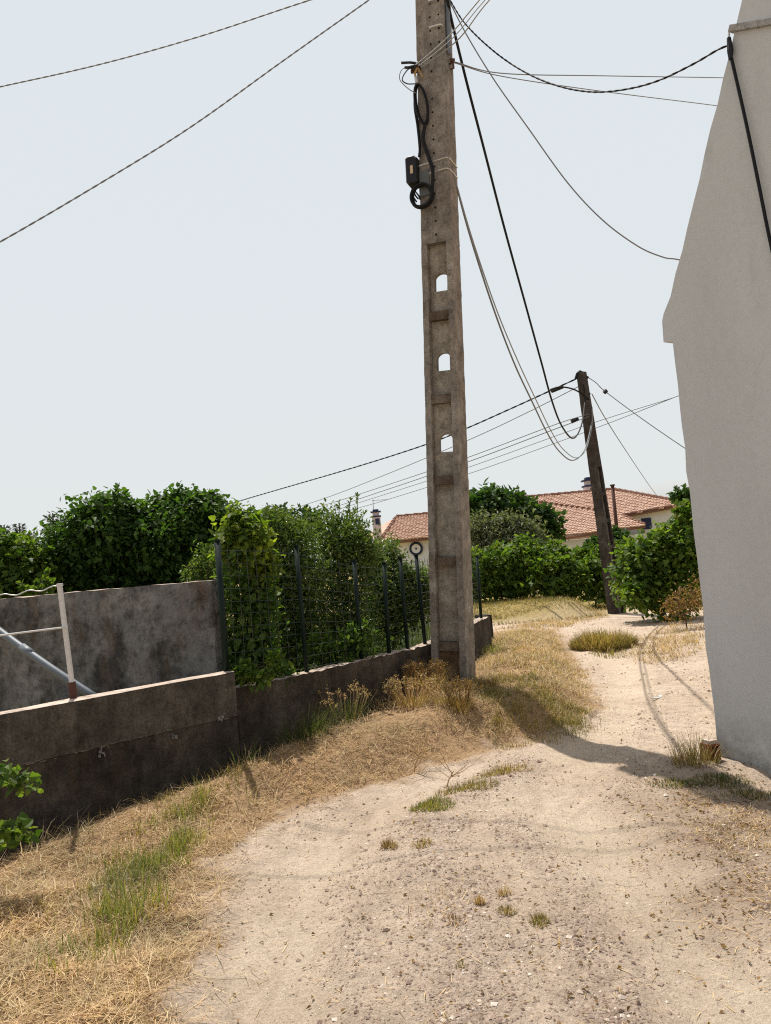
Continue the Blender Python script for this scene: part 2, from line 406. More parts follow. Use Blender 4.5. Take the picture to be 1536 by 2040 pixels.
c = q.mix(q.math('MULTIPLY', chm, .75), c, q.ramp(chips.outputs['Color'], [(.2, (.12, .075, .05)), (.6, (.26, .18, .13)), (.8, (.6, .5, .4))]))
c = q.mix(q.math('MULTIPLY', pa.outputs['Fac'], .8), c, q.mix(1.0, q.ramp(bigN, [(.3, (.56, .445, .33)), (.7, (.66, .545, .415))]), q.ramp(fineN, [(.3, .78), (.6, 1.04)]), 'MULTIPLY'))
c = q.mix(q.math('MULTIPLY', sx.outputs[2], .92), c, brown)
c = q.mix(sx.outputs[0], c, straw)
al = q.N('ShaderNodeAttribute', attribute_name='field'); c = q.mix(al.outputs['Fac'], c, olive)
q.color(c)
q.bump(medN, .8, .04); q.bump(fineN, 1.0, .02)
M['ground'] = q.m
ground = mb.build('ground', M['ground'], smooth=True); kind(ground, 'structure')
vg, gv, db, sd, ins, de = masks(X.ravel(), Y.ravel())
me = ground.data
a = me.attributes.new('soil', 'FLOAT_COLOR', 'POINT')
a.data.foreach_set('color', np.stack([vg * .92, gv, db * (1 - vg), np.ones_like(vg)], -1).astype(np.float32).ravel())
xx, yy = X.ravel(), Y.ravel()
fieldm = np.maximum(sstep(16.9, 17.6, yy + vnoise(xx, yy, .6, 3)) * (1 - .75 * np.exp(-((xx - 5.6) / 1.2) ** 2) * (yy < 19)), 0)
fieldm = np.maximum(fieldm, sstep(4.7, 5.6, xx - (yy - 11) * .25 + vnoise(xx, yy, .5, 2)) * sstep(9, 11, yy))
beh_ = inside(np.concatenate([WALL, [[-1, 17.3], [-30, 17.3], [-30, -3]]]), xx, yy) & ~ins
fieldm = np.maximum(fieldm, beh_ * 1.0); vg = np.where(beh_, 0, vg)
dS = pdist(STRIP1, xx, yy); tr_ = np.maximum(np.exp(-(pdist(TRACK1, xx, yy) / .24) ** 2), np.exp(-(pdist(TRACK2, xx, yy) / .30) ** 2))
pal = np.clip(tr_ * (.75 + 1.1 * vnoise(xx, yy, .45, 41)) + .9 * vnoise(dS, yy * .12, .035, 42) * (tr_ + .25) * (yy < 9), 0, 1) * (1 - vg) * (1 - db)
a = me.attributes.new('track', 'FLOAT', 'POINT'); a.data.foreach_set('value', pal.astype(np.float32))
a = me.attributes.new('field', 'FLOAT', 'POINT'); a.data.foreach_set('value', fieldm.astype(np.float32))

# ------------------------------------------------------------------ scatter: stones and blades
def leaf_mesh(b, c, d, n, size, asp=.75, fold=.25, mi=0):
    """one folded leaf per row: base c, tip direction d, surface normal n"""
    k = len(c); fold = np.broadcast_to(np.asarray(fold, float), (k,)); d = d / (np.linalg.norm(d, axis=1)[:, None] + 1e-9)
    s = np.cross(d, n); s /= np.linalg.norm(s, axis=1)[:, None] + 1e-9; nn = np.cross(s, d)
    L = size[:, None]
    base = c; tip = c + d * L - nn * L * .12
    if asp > .68:
        t_ = np.array([0, .02, .30, .46, .72, 1.0, .72, .46, .30, .02]); a_ = np.array([0, .30, .52, .36, .30, 0, -.30, -.36, -.52, -.30]) * asp
        z_ = np.abs(a_) * fold[:, None] * 1.2 - (t_ ** 2 * .16)[None]
        v = c[:, None] + d[:, None] * (t_[None] * L)[:, :, None] + s[:, None] * (a_[None] * L)[:, :, None] + nn[:, None] * (z_ * L)[:, :, None]
        i = np.arange(k)[:, None] * 10
        b.add(v.reshape(-1, 3), np.concatenate([i + [[0, 9, 8, 7]], i + [[0, 7, 6, 5]], i + [[0, 5, 4, 3]], i + [[0, 3, 2, 1]]]), mi); return
    l = c + d * L * .45 + s * L * asp * .5 + nn * L * fold[:, None] * .5; r = c + d * L * .45 - s * L * asp * .5 + nn * L * fold[:, None] * .5
    v = np.stack([base, r, tip, l], 1).reshape(-1, 3); i = np.arange(k)[:, None] * 4
    b.add(v, np.concatenate([i + [[0, 1, 2]], i + [[0, 2, 3]]]), mi)
def stones(x, y, s, name, label=None, parent=None, mat='pebble', loc=None):
    n = len(x); z = height(x, y)
    base = np.array([[1, 0, 0], [0, 1, 0], [-1, 0, 0], [0, -1, 0], [0, 0, 1], [0, 0, -1.]])
    v = base[None] * rng.uniform(.55, 1.25, (n, 6, 1)); v[:, :, 2] *= .6
    a = rng.uniform(0, 2 * pi, n); ca, sa = np.cos(a)[:, None], np.sin(a)[:, None]
    vx = v[:, :, 0] * ca - v[:, :, 1] * sa; vy = v[:, :, 0] * sa + v[:, :, 1] * ca
    v = np.stack([vx, vy, v[:, :, 2]], -1) * np.asarray(s)[:, None, None]
    v += np.stack([x, y, z + s * .15], -1)[:, None]
    t = np.array([[0, 1, 4], [1, 2, 4], [2, 3, 4], [3, 0, 4], [1, 0, 5], [2, 1, 5], [3, 2, 5], [0, 3, 5]])
    b = MB(); b.add(v.reshape(-1, 3), (t[None] + np.arange(n)[:, None, None] * 6).reshape(-1, 3))
    return b.build(name, M[mat])
def persp_sample(n, x0, x1, y0, y1, p=1.6):
    """denser near the road's near end"""
    u = rng.random(n); y = (y0 ** (1 - p) + u * (y1 ** (1 - p) - y0 ** (1 - p))) ** (1 / (1 - p))
    return rng.uniform(x0, x1, n), y
x, y = persp_sample(420000, -1.6, 4.6, 2.0, 16)
vg, gv, db, sd, ins, de = masks(x, y)
p = np.clip(gv * .52 + .05 * (1 + 2.4 * vnoise(x, y, .5, 31)) + .22 * db, 0, 1) * (1 - vg) * (1 - .8 * np.maximum(np.exp(-(pdist(TRACK1, x, y) / .22) ** 2), np.exp(-(pdist(TRACK2, x, y) / .26) ** 2)))
k = rng.random(len(x)) < p; x, y = x[k], y[k]
s = np.minimum(rng.lognormal(-5.4, .48, len(x)), .018) * np.interp(y, [2, 5, 12], [.9, 1.1, 1.9])
kind(stones(x, y, s, 'gravel'), 'stuff')

def flat_leaves(x, y, size, name, mat):
    n = len(x); a_ = rng.uniform(0, 2 * pi, n); b = MB()
    leaf_mesh(b, np.column_stack([x, y, height(x, y) + .006]), np.column_stack([np.cos(a_), np.sin(a_), rng.normal(.1, .25, n)]), rng.normal(0, .35, (n, 3)) + [0, 0, 1.], size, .5, rng.uniform(.1, .6, n))
    return b.build(name, M[mat])
def blades(b, x, y, z, L, w, lean, curl, az=None, mi=0, seg=3):
    """grass blades: root, direction leaning away from upright, drooping tip"""
    n = len(x); az = rng.uniform(0, 2 * pi, n) if az is None else az
    hx, hy = np.cos(az), np.sin(az); sxv, syv = -hy, hx
    pts = []; px, pz = np.zeros(n), np.zeros(n); ang = lean.copy()
    for i in range(seg + 1):
        ww = w * (1 - (i / seg) ** 1.5 * .9) * .5
        c = np.stack([x + hx * px, y + hy * px, z + pz], -1); sd_ = np.stack([sxv * ww, syv * ww, np.zeros(n)], -1)
        pts += [c - sd_, c + sd_]
        px = px + np.sin(ang) * L / seg; pz = pz + np.cos(ang) * L / seg; ang = ang + curl / seg
    v = np.stack(pts, 1)
    f = np.concatenate([np.array([[2 * i, 2 * i + 1, 2 * i + 3, 2 * i + 2]]) for i in range(seg)])
    b.add(v.reshape(-1, 3), (f[None] + np.arange(n)[:, None, None] * (2 * (seg + 1))).reshape(-1, 4), mi)

# dry cut straw over the verge
b = MB()
x, y = persp_sample(520000, -3.4, 3.2, 1.9, 14, 1.5)
vg, gv, db, sd, ins, de = masks(x, y)
dw = pdist(WALL, x, y)
dens = np.clip(sstep(-.26, .26, sd), 0, 1) ** 1.7 * np.clip(.75 + 1.5 * vnoise(x, y, .3, 51), .12, 1)
k = (rng.random(len(x)) < dens * .62) & ~((~ins) & (sd < -.6)) & ((dw > .10) | ~ins); x, y = x[k], y[k]
n = len(x); far = np.interp(y, [2, 6, 12], [.8, 1.0, 1.5])
L = rng.gamma(4, .022, n) * np.interp(y, [2, 5, 9], [1, 1.1, 1.3]); L = np.clip(L, .03, .3)
w = rng.uniform(.0017, .0043, n) * far
flat = rng.random(n) < .80
lean = np.where(flat, rng.normal(1.46, .13, n), rng.uniform(.3, 1.2, n)); curl = np.where(flat, rng.normal(.1, .35, n), rng.normal(.7, .4, n))
blades(b, x, y, height(x, y) + rng.uniform(0, .022, n) * flat, L, w, lean, curl)
# loose wisps on the road and at the foot of the white house
x, y = persp_sample(60000, -1.2, 3.2, 2.0, 9)
vg, gv, db, sd, ins, de = masks(x, y)
k = (rng.random(len(x)) < (.02 + .45 * db + .05 * gv)) & (vg < .3); x, y = x[k], y[k]; n = len(x)
blades(b, x, y, height(x, y) + .004, rng.uniform(.02, .09, n), rng.uniform(.002, .004, n), rng.normal(1.5, .1, n), rng.normal(.05, .3, n))
o = b.build('dry_straw', M['straw']); kind(o, 'stuff')

def patch(poly_px, n, Lr, name, mat, lean=(.0, .6), curl=.5, wr=(.003, .006), soft=.16, b=None, mixstraw=0):
    P = np.array([gr(*p, .06)[:2] for p in poly_px])
    lo, hi = P.min(0) - .15, P.max(0) + .15
    x = rng.uniform(lo[0], hi[0], n * 3); y = rng.uniform(lo[1], hi[1], n * 3)
    d = pdist(np.concatenate([P, P[:1]]), x, y); d = np.where(inside(P, x, y), d, -d) + vnoise(x, y, .12, 12) * .16
    k = rng.random(len(x)) < sstep(-soft, soft, d) * np.clip(.55 + 1.6 * vnoise(x, y, .17, 13), 0.05, 1); x, y = x[k][:n], y[k][:n]; n = len(x)
    if b is None: b = MB()
    L = rng.uniform(*Lr, n) * (0.7 + .8 * (vnoise(x, y, .2, 14) + .5))
    blades(b, x, y, height(x, y), L, rng.uniform(*wr, n), rng.uniform(*lean, n), rng.normal(curl, .4, n))
    return b
b = MB()
x, y = persp_sample(60000, -.8, 2.2, 2.2, 8)
k = rng.random(len(x)) < np.exp(-(pdist(STRIP1, x, y) / .22) ** 2) * np.clip(vnoise(x, y, .25, 61) * 2.2 - .25, 0, .5); x, y = x[k], y[k]; n = len(x)
blades(b, x, y, height(x, y), rng.uniform(.012, .045, n), rng.uniform(.002, .004, n), rng.uniform(.2, 1.4, n), rng.normal(.4, .4, n))
kind(b.build('lane_grass', M['straw']), 'stuff')
# fresh green strip on the near verge
b = patch([(130, 1900), (170, 1800), (250, 1720), (330, 1650), (395, 1600), (385, 1660), (300, 1760), (240, 1850), (190, 1905)], 5200, (.04, .14), '', '')
o = b.build('green_grass', M['greengrass']); kind(o, 'stuff')
# olive rough grass: along the verge, beside the pole and in the lane
b = MB()
patch([(60, 1800), (200, 1720), (350, 1600), (480, 1530), (520, 1545), (400, 1640), (300, 1700), (130, 1850)], 3200, (.03, .09), '', '', b=b)
patch([(950, 1400), (1010, 1390), (1120, 1400), (1180, 1430), (1100, 1462), (1010, 1472), (960, 1450)], 5500, (.035, .085), '', '', b=b)
patch([(700, 1380), (850, 1340), (930, 1380), (900, 1440), (780, 1450), (650, 1470), (560, 1500)], 2600, (.04, .10), '', '', b=b)
patch([(960, 1320), (1000, 1270), (1090, 1262), (1120, 1300), (1150, 1370), (1080, 1385), (980, 1380)], 2600, (.04, .09), '', '', wr=(.004, .008), b=b)
o = b.build('rough_grass', M['grass']); kind(o, 'stuff')
b = MB()
patch([(700, 1390), (800, 1345), (930, 1345), (950, 1400), (900, 1440), (760, 1450), (640, 1470)], 3800, (.05, .16), '', '', b=b, curl=1.0, lean=(.3, 1.2))
patch([(960, 1330), (1000, 1255), (1100, 1255), (1150, 1340), (1190, 1410), (1100, 1420), (980, 1390)], 17000, (.04, .12), '', '', b=b, curl=1.0, wr=(.004, .008), lean=(.4, 1.3))
patch([(985, 1248), (1200, 1212), (1215, 1222), (1100, 1250)], 5000, (.04, .10), '', '', b=b, wr=(.006, .012), lean=(.3, 1.2))
patch([(1240, 1290), (1330, 1240), (1400, 1240), (1400, 1290), (1300, 1315)], 5000, (.05, .13), '', '', b=b, wr=(.005, .009), lean=(.3, 1.2))
patch([(0, 1980), (60, 1760), (200, 1680), (330, 1700), (330, 1900), (250, 2040), (0, 2040)], 2600, (.04, .11), '', '', b=b, curl=1.0, lean=(.5, 1.3))
patch([(1370, 1560), (1536, 1575), (1600, 1720), (1500, 1700), (1420, 1630)], 2600, (.02, .06), '', '', b=b, lean=(.8, 1.5), soft=.25, wr=(.002, .004))
o = b.build('tall_dry_grass', M['straw']); kind(o, 'stuff')
# beaten-down grass on the bank and the field edge beyond
b = MB()
x = rng.uniform(-3, 9, 26000); y = rng.uniform(17.2, 20.5, 26000)
k = (abs(x - 5.4) > .8) | (y > 18.5); x, y = x[k], y[k]; n = len(x)
blades(b, x, y, height(x, y), rng.uniform(.04, .13, n), rng.uniform(.006, .014, n), rng.uniform(.1, 1.2, n), rng.normal(.5, .4, n))
o = b.build('field_grass', M['grass']); kind(o, 'stuff')

b = MB()
x = rng.uniform(-3.4, 3, 60000); y = rng.uniform(6, 15, 60000)
k = inside(np.concatenate([WALL[1:], [[-4, 17.2], [-4, 6.6]]]), x, y) & (pdist(WALL, x, y) > .12); x, y = x[k], y[k]; n = len(x)
blades(b, x, y, height(x, y), rng.uniform(.06, .42, n), rng.uniform(.006, .014, n), rng.uniform(.0, .8, n), rng.normal(.6, .4, n))
kind(b.build('garden_grass', M['darkgrass']), 'stuff')  # dark blades carry the shade between the shrubs in their colour
x, y = persp_sample(90000, -1.3, 3.4, 2.0, 11)
vg, gv, db, sd, ins, de = masks(x, y)
k = rng.random(len(x)) < (.012 + .24 * db + .03 * gv) * (1 - vg) + .02 * vg; x, y = x[k], y[k]
kind(flat_leaves(x, y, rng.uniform(.010, .028, len(x)) * np.interp(y, [2, 6, 11], [.9, 1.2, 1.8]), 'leaf_litter', 'dryleaf'), 'stuff')
# grass tufts one can count
def tuft(px, py, rx, n, Lr, label, mats=('grass',), name='grass_tuft', w=(.003, .006), group=None, ry=None):
    c = ground_pt(px, py)
    th = thing(name, label, 'grass tuft', c, group)
    ry = ry or rx
    for j, mt in enumerate(mats):
        k = n // len(mats); b = MB()
        r = np.sqrt(rng.random(k)); a = rng.uniform(0, 2 * pi, k)
        x = c[0] + r * rx * np.cos(a); y = c[1] + r * ry * np.sin(a)
        L = rng.uniform(*Lr, k) * (1.15 - .6 * r ** 2)
        blades(b, x, y, height(x, y) - .005, L, rng.uniform(*w, k), r * rng.uniform(.2, .9, k), rng.normal(.6, .4, k), az=a + rng.normal(0, .7, k))
        b.build(['blades', 'dry_blades'][j] if len(mats) > 1 else 'blades', M[mt], th)
    return th
tuft(1203, 1293, .50, 4200, (.14, .34), 'large rounded straw coloured grass clump between the wheel tracks near the far pole', ('grass', 'straw'), 'grass_clump', (.007, .013), ry=.4)
tuft(1215, 1306, .3, 250, (.05, .12), 'low scrap of grass at the near foot of the large rounded clump', w=(.006, .012))
tuft(860, 1605, .15, 900, (.02, .06), 'low green mat of weeds in the middle of the lane', ('greengrass', 'grass'), ry=.13)
tuft(930, 1572, .22, 620, (.02, .08), 'thin olive grass strip in the lane behind the green weed mat', ('grass',), ry=.12)
tuft(1000, 1540, .22, 480, (.02, .085), 'sparse seed-stalk grass at the end of the lane strip near the pole shadow', ('grass', 'straw'), ry=.12)
tuft(775, 1688, .045, 150, (.03, .07), 'small yellowed tuft in the gravel left of centre, below the green weed mat', ('straw', 'dryleaf'))
tuft(840, 1682, .06, 130, (.025, .05), 'flat yellow tuft beside the small yellowed tuft in the gravel', ('straw', 'grass'))
tuft(955, 1800, .022, 80, (.03, .05), 'tiny upright golden tuft on the central gravel', ('straw',))
tuft(1005, 1780, .028, 70, (.03, .05), 'golden tuft on the central gravel just behind a wider one', ('straw',))
tuft(1010, 1820, .04, 120, (.02, .045), 'wide golden tuft on the central gravel between tiny golden and olive tufts', ('straw', 'grass'))
tuft(1075, 1838, .042, 150, (.02, .05), 'olive green tuft rightmost on the central gravel', ('grass',))
tuft(905, 1835, .045, 60, (.015, .04), 'withered dark tuft leftmost on the central gravel', ('dryleaf',))
tuft(918, 1925, .02, 40, (.015, .03), 'lone faded tuft nearest on the central gravel', ('grass',))
tuft(1385, 1522, .16, 330, (.10, .26), 'pale dry grass tuft standing at the corner of the white house by the red brick', ('straw', 'grass'), ry=.12)
tuft(1440, 1558, .20, 700, (.02, .06), 'low green grass mat at the foot of the white gable', ('darkgrass', 'grass'), ry=.12)
tuft(1350, 1562, .20, 620, (.015, .05), 'low green grass mat in the pole shadow left of the white gable', ('darkgrass', 'grass'), ry=.08)
tuft(1500, 1588, .2, 500, (.02, .06), 'low weedy grass mat by the white gable at the right frame edge', ('darkgrass', 'straw'), ry=.10)

# ------------------------------------------------------------------ utility poles
def hexseg(b, frame, x0, x1, y0, y1, t0, t1, seg=1, jit=0.0, mi=0):
    """box between functions of t; frame maps (x,y,t) to the world"""
    ts = np.linspace(t0, t1, seg + 1); rings = []
    for i, t in enumerate(ts):
        f = lambda q: q(t) if callable(q) else q
        a, c, d, e = f(x0), f(x1), f(y0), f(y1)
        r = np.array([[a, d, t], [c, d, t], [c, e, t], [a, e, t]])
        if jit: r[:, :2] += rng.normal(0, jit, (4, 2))
        rings.append(frame(r))
    v = np.concatenate(rings); F = []
    for i in range(seg):
        for j in range(4): F.append([i * 4 + j, i * 4 + (j + 1) % 4, i * 4 + 4 + (j + 1) % 4, i * 4 + 4 + j])
    F += [[3, 2, 1, 0], [seg * 4, seg * 4 + 1, seg * 4 + 2, seg * 4 + 3]]
    b.add(v, F, mi)
def pole_shaft(b, B, T, w, dep, yaw, seps, holes, web=.05, fl=.22, wo=.115, archh=.20, archw=.17, jit=.0012, seg=30):
    B = np.array(B); T = np.array(T); Ln = np.linalg.norm(T - B); ax = (T - B) / Ln
    fn = np.array([-math.sin(yaw), -math.cos(yaw), 0]); fn -= ax * (fn @ ax); fn /= np.linalg.norm(fn)
    xs = np.cross(fn, ax) * -1; xs = np.cross(ax, fn); xs /= np.linalg.norm(xs)
    if xs[0] < 0: xs = -xs
    frame = lambda r: B + r[:, 0:1] * xs + r[:, 1:2] * fn + r[:, 2:3] * ax
    W = lambda t: w[0] + (w[1] - w[0]) * t / Ln
    D = lambda t: dep[0] + (dep[1] - dep[0]) * t / Ln
    tp = seps[-1]
    hexseg(b, frame, lambda t: -W(t) / 2, lambda t: W(t) / 2, lambda t: D(t) / 2, lambda t: -D(t) / 2, tp, Ln, seg, jit)
    F_ = lambda t: W(t) * fl * .85
    hexseg(b, frame, lambda t: -W(t) / 2, lambda t: -W(t) / 2 + F_(t), lambda t: D(t) / 2, lambda t: -D(t) / 2, -.4, tp + .002, seg * 3, jit)
    hexseg(b, frame, lambda t: W(t) / 2 - F_(t), lambda t: W(t) / 2, lambda t: D(t) / 2, lambda t: -D(t) / 2, -.4, tp + .002, seg * 3, jit)
    ed = [-.4] + list(seps)
    for i in range(len(ed) - 1):
        t0, t1 = ed[i], ed[i + 1]
        ww = lambda t: W(t) / 2 - F_(t) + .004
        if i > 0:   # cross rib between two panels
            hexseg(b, frame, lambda t: -ww(t), ww, lambda t: D(t) / 2 - .012, lambda t: -D(t) / 2 + .012, t0 - .045, t0 + .045, 2, .003, 2)
        a0, a1 = t0 + (.045 if i else 0), t1 - (.045 if i < len(ed) - 2 else 0)
        hw = min(ww(a0), ww(a1))
        if not holes[i]:
            hexseg(b, frame, lambda t: -ww(t), ww, lambda t: D(t) / 2 - wo + web / 2, lambda t: D(t) / 2 - wo - web / 2, a0, a1, 6, .001, 3 if i == 0 else 1); continue
        c = np.array([holes[i][0], holes[i][1]]); ah, aw = archh, archw
        angs = sorted(set(list(np.linspace(0, 2 * pi, 40, endpoint=False)) + [math.atan2(yy_ - c[1], xx_ - c[0]) % (2 * pi) for xx_ in (-hw, hw) for yy_ in (a0, a1)]
                          + [math.atan2(-ah * .45, s_ * aw / 2) % (2 * pi) for s_ in (-1, 1)]))
        inn, outr = [], []
        for g_ in angs:
            d = np.array([math.cos(g_), math.sin(g_)])
            # arch: rectangle below, half circle on top
            r = 9.
            if abs(d[0]) > 1e-9: r = min(r, aw / 2 / abs(d[0]))
            if d[1] < 0: r = min(r, ah * .45 / -d[1])
            else:
                cy = ah * .55 - aw / 2   # circle centre above c
                if r * d[1] > cy or abs(d[0]) < 1e-9:
                    bq = d[1] * cy; r = bq + math.sqrt(max(0, bq * bq - cy * cy + (aw / 2) ** 2))
            R_ = 9.
            if abs(d[0]) > 1e-9: R_ = min(R_, ((hw if d[0] > 0 else -hw) - c[0]) / d[0])
            if abs(d[1]) > 1e-9: R_ = min(R_, ((a1 if d[1] > 0 else a0) - c[1]) / d[1])
            inn.append(c + d * r); outr.append(c + d * R_)
        inn, outr = np.array(inn), np.array(outr); k = len(inn)
        mk = lambda p, yv: frame(np.column_stack([p[:, 0], np.full(k, yv + D(c[1]) / 2 - wo), p[:, 1]]))
        v = np.concatenate([mk(inn, web / 2), mk(outr, web / 2), mk(inn, -web / 2), mk(outr, -web / 2)])
        j = np.arange(k); j2 = (j + 1) % k
        b.add(v, np.concatenate([np.stack([j, j2, j2 + k, j + k], -1), np.stack([j + 2 * k, j + 3 * k, j2 + 3 * k, j2 + 2 * k], -1), np.stack([j2, j, j + 2 * k, j2 + 2 * k], -1)]), 1)
    return frame, W, D, Ln

PB = gr(905, 1376, .20); PT = at(859, -120, 7.74); PYAW = rad(24)
PLn = np.linalg.norm(PT - PB)
def tpx(y): # height along the pole axis of photo row y
    lo, hi = -1., PLn
    for _ in range(40):
        mid = (lo + hi) / 2; p = PB + (PT - PB) * mid / PLn - CAM
        yy_ = 1020 - FPX * (p @ _J) / (p @ _F)
        if yy_ > y: lo = mid
        else: hi = mid
    return lo
pole = thing('utility_pole', 'tall weathered concrete pole with arched openings standing on the verge in the middle', 'utility pole', PB)
b = MB()
seps = [tpx(v) for v in (1284, 1117, 957, 797, 633, 490)]
hol = [None, None, None, (0.010, tpx(885)), (0.010, tpx(724)), (0.010, tpx(566))]
pframe, PW, PD, _ = pole_shaft(b, PB, PT, (.385, .305), (.30, .22), PYAW, seps, hol, archh=.185, archw=.165, jit=.0016)
pole_sh = b.build('shaft', [M['pole'], M['web'], M['rib'], M['rustweb']], pole)
pf = lambda x, y, t: pframe(np.array([[x, y, t]], float))[0]
b = MB()
for yv in np.linspace(20, 475, 18):
    t = tpx(yv)
    for xo in ([-.0, .095] if yv < 110 else [-.0]):
        c0, c1 = pf(xo, PD(t) / 2 - .02, t), pf(xo, PD(t) / 2 + .002, t); b.tube([c0, c1], .011, 8)
b.build('bolt_hole_disc', M['hole'], pole)['kind'] = 'stuff'  # solid dark discs instead of openings, hole shade painted on
for yv in (19, 71):
    t = tpx(yv); b = MB()
    b.tube([pf(-.0, PD(t) / 2 - .01, t), pf(-.0, PD(t) / 2 + .03, t + .006), pf(.10, PD(t) / 2 + .03, t + .004), pf(.135, PD(t) / 2 + .028, t - .002), pf(.14, PD(t) / 2 - .01, t)], .0085, 6)
    b.build('step_rung', M['galv'], pole)
b = MB(); t0, t1 = tpx(124), PLn - .1
b.tube([pf(PW(t) / 2 + .022, PD(t) / 2 - .05, t) for t in (t0, (t0 + t1) / 2, t1)], .024, 10)
b.build('conduit', M['pvc'], pole)
b = MB(); t = tpx(140)
hp = [pf(PW(t) / 2, .0, t + .02), pf(PW(t) / 2 + .05, .03, t + .02), pf(PW(t) / 2 + .055, .03, t - .05), pf(PW(t) / 2 + .02, .03, t - .055)]
b.tube(hp, .011, 6); b.tube([hp[1] + [-.03, 0, .02], hp[1] + [.02, 0, .015]], .016, 6)
b.build('wire_hook', M['rust'], pole); HOOK = hp[1]

# fittings fixed on the pole -------------------------------------------------
FX = -PW(4.) / 2
t = tpx(140); BR = pf(FX - .005, PD(t) / 2 + .02, t)
th = thing('anchor_bracket', 'small dark cable bracket with clamps on the left edge of the concrete pole', 'bracket', BR)
b = MB(); b.box(BR + [0.01, .02, 0], (.10, .09, .035)); b.build('plate', M['rust'], th)
for s, dz in ((0, .02), (1, -.035)):
    b = MB(); b.tube([BR + [.06, -.03, dz], BR + [-.05, -.05, dz + .012], BR + [-.14 + .03 * s, -.05, dz + .016]], .013, 6); b.build('clamp', M['black'], th)
b = MB(); b.tube([BR + [.02, -.04, -.03], BR + [-.01, -.05, -.09], BR + [0, -.05, -.15]], .012, 6); b.tube([BR + [.03, -.04, -.03], BR + [.07, -.05, -.14]], .010, 6)
b.build('brass_strap', M['brass'], th)
b = MB(); b.tube([BR + [-.005, -.055, -.14], BR + [0, -.06, -.20]], .016, 6); b.build('tensioner', M['galv'], th)

def ring(c, rx, rz, r, name, mat, label, cat, turns=3, yaw=PYAW, tilt=0, parent=None, jit=.006):
    b = MB(); u = np.array([math.cos(yaw), -math.sin(yaw), 0.]); nn = np.array([-math.sin(yaw), -math.cos(yaw), 0])
    up = np.array([math.sin(tilt), 0, math.cos(tilt)])
    for k in range(turns):
        an = np.linspace(0, 2 * pi, 40, endpoint=False); dx, dz, dy = rng.normal(0, jit, 3)
        pts = c + nn * (.012 * k) + (np.cos(an) * (rx + dx))[:, None] * u + (np.sin(an) * (rz + dz))[:, None] * up
        b.tube(pts, r, 6, closed=True)
    o = b.build(name, mat, parent, None if parent else c, True)
    return o
t = tpx(217); c = pf(FX + .065, PD(t) / 2 + .02, t)
ring(c, .065, .215, .0105, 'cable_coil', M['cable'], '', '', 4, tilt=-.09)
tag(bpy.data.objects['cable_coil'], 'long oval black cable coil hanging below the bracket on the concrete pole', 'cable coil')
t = tpx(398); c = pf(FX + .045, PD(t) / 2 + .03, t); c2 = c
o = ring(c, .105, .112, .012, 'cable_coil', M['cable'], '', '', 5)
tag(o, 'round black cable coil hanging under the black splice box on the pole', 'cable coil')
# black closure box with two steel straps
t = tpx(343); bc = pf(FX - .055, PD(t) / 2 - .01, t)
th = thing('splice_box', 'black plastic splice box strapped to the left side of the concrete pole', 'box', bc)
u = np.array([math.cos(PYAW), -math.sin(PYAW), 0]); nn = np.array([-math.sin(PYAW), -math.cos(PYAW), 0]); up = np.array([.04, 0, 1.])
b = MB(); oc = [(-.075, -.11), (-.05, -.15), (.035, -.155), (.06, -.12), (.06, .12), (.02, .155), (-.05, .16), (-.075, .145)]
vf = [bc + u * a_ + up * c_ + nn * .055 for a_, c_ in oc]; vb = [bc + u * a_ + up * c_ - nn * .06 for a_, c_ in oc]
vi = [bc + u * (a_ * .8) + up * (c_ * .9) + nn * .075 for a_, c_ in oc]
k = 8; b.add(vf + vb + vi, [[j, (j + 1) % k, (j + 1) % k + k, j + k] for j in range(k)] + [[j + 2 * k, (j + 1) % k + 2 * k, (j + 1) % k, j] for j in range(k)])
b.f.append(np.arange(k)[None] + 2 * k); b.mi.append(0); b.f.append(np.arange(k)[None, ::-1] + k); b.mi.append(0)
b.build('case', M['black'], th)
b = MB(); R3 = np.column_stack([u, nn, up]); b.box(bc + nn * .077 + u * .0, (.028, .006, .085), R3); b.build('label_plate', M['beige'], th)
for yv, lf in ((331, 0), (352, 1)):
    t = tpx(yv); b = MB(); Wt, Dt = PW(t) / 2 + .004, PD(t) / 2 + .004
    b.tube([pf(-Wt, Dt, t - .012), pf(0, Dt, t + .004), pf(Wt - .03, Dt + .002, t + .012), pf(Wt, Dt - .02, t + .0), pf(Wt, -Dt, t), pf(-Wt, -Dt, t)], .0075, 4, closed=True)
    b.build('steel_strap', M['galv'], th)
t = tpx(368); b = MB(); b.box(pf(FX + .06, PD(t) / 2 + .008, tpx(370)), (.115, .012, .27), R3); b.build('mounting_plate', M['steelgrey'], th)
for k_, (dx, sz) in enumerate(((-.03, .0), (0.0, .03), (.03, .02))):
    s0 = bc + u * dx - up * .15; b = MB()
    b.tube([s0, s0 + [-.015 - .01 * k_, -.01, -.06], s0 + [0.0, -.02, -.12], c2 + [-.07 + .02 * k_, -.03, -.06 + sz]], .0085, 6); b.build('cable_tail', M['cable'], th)

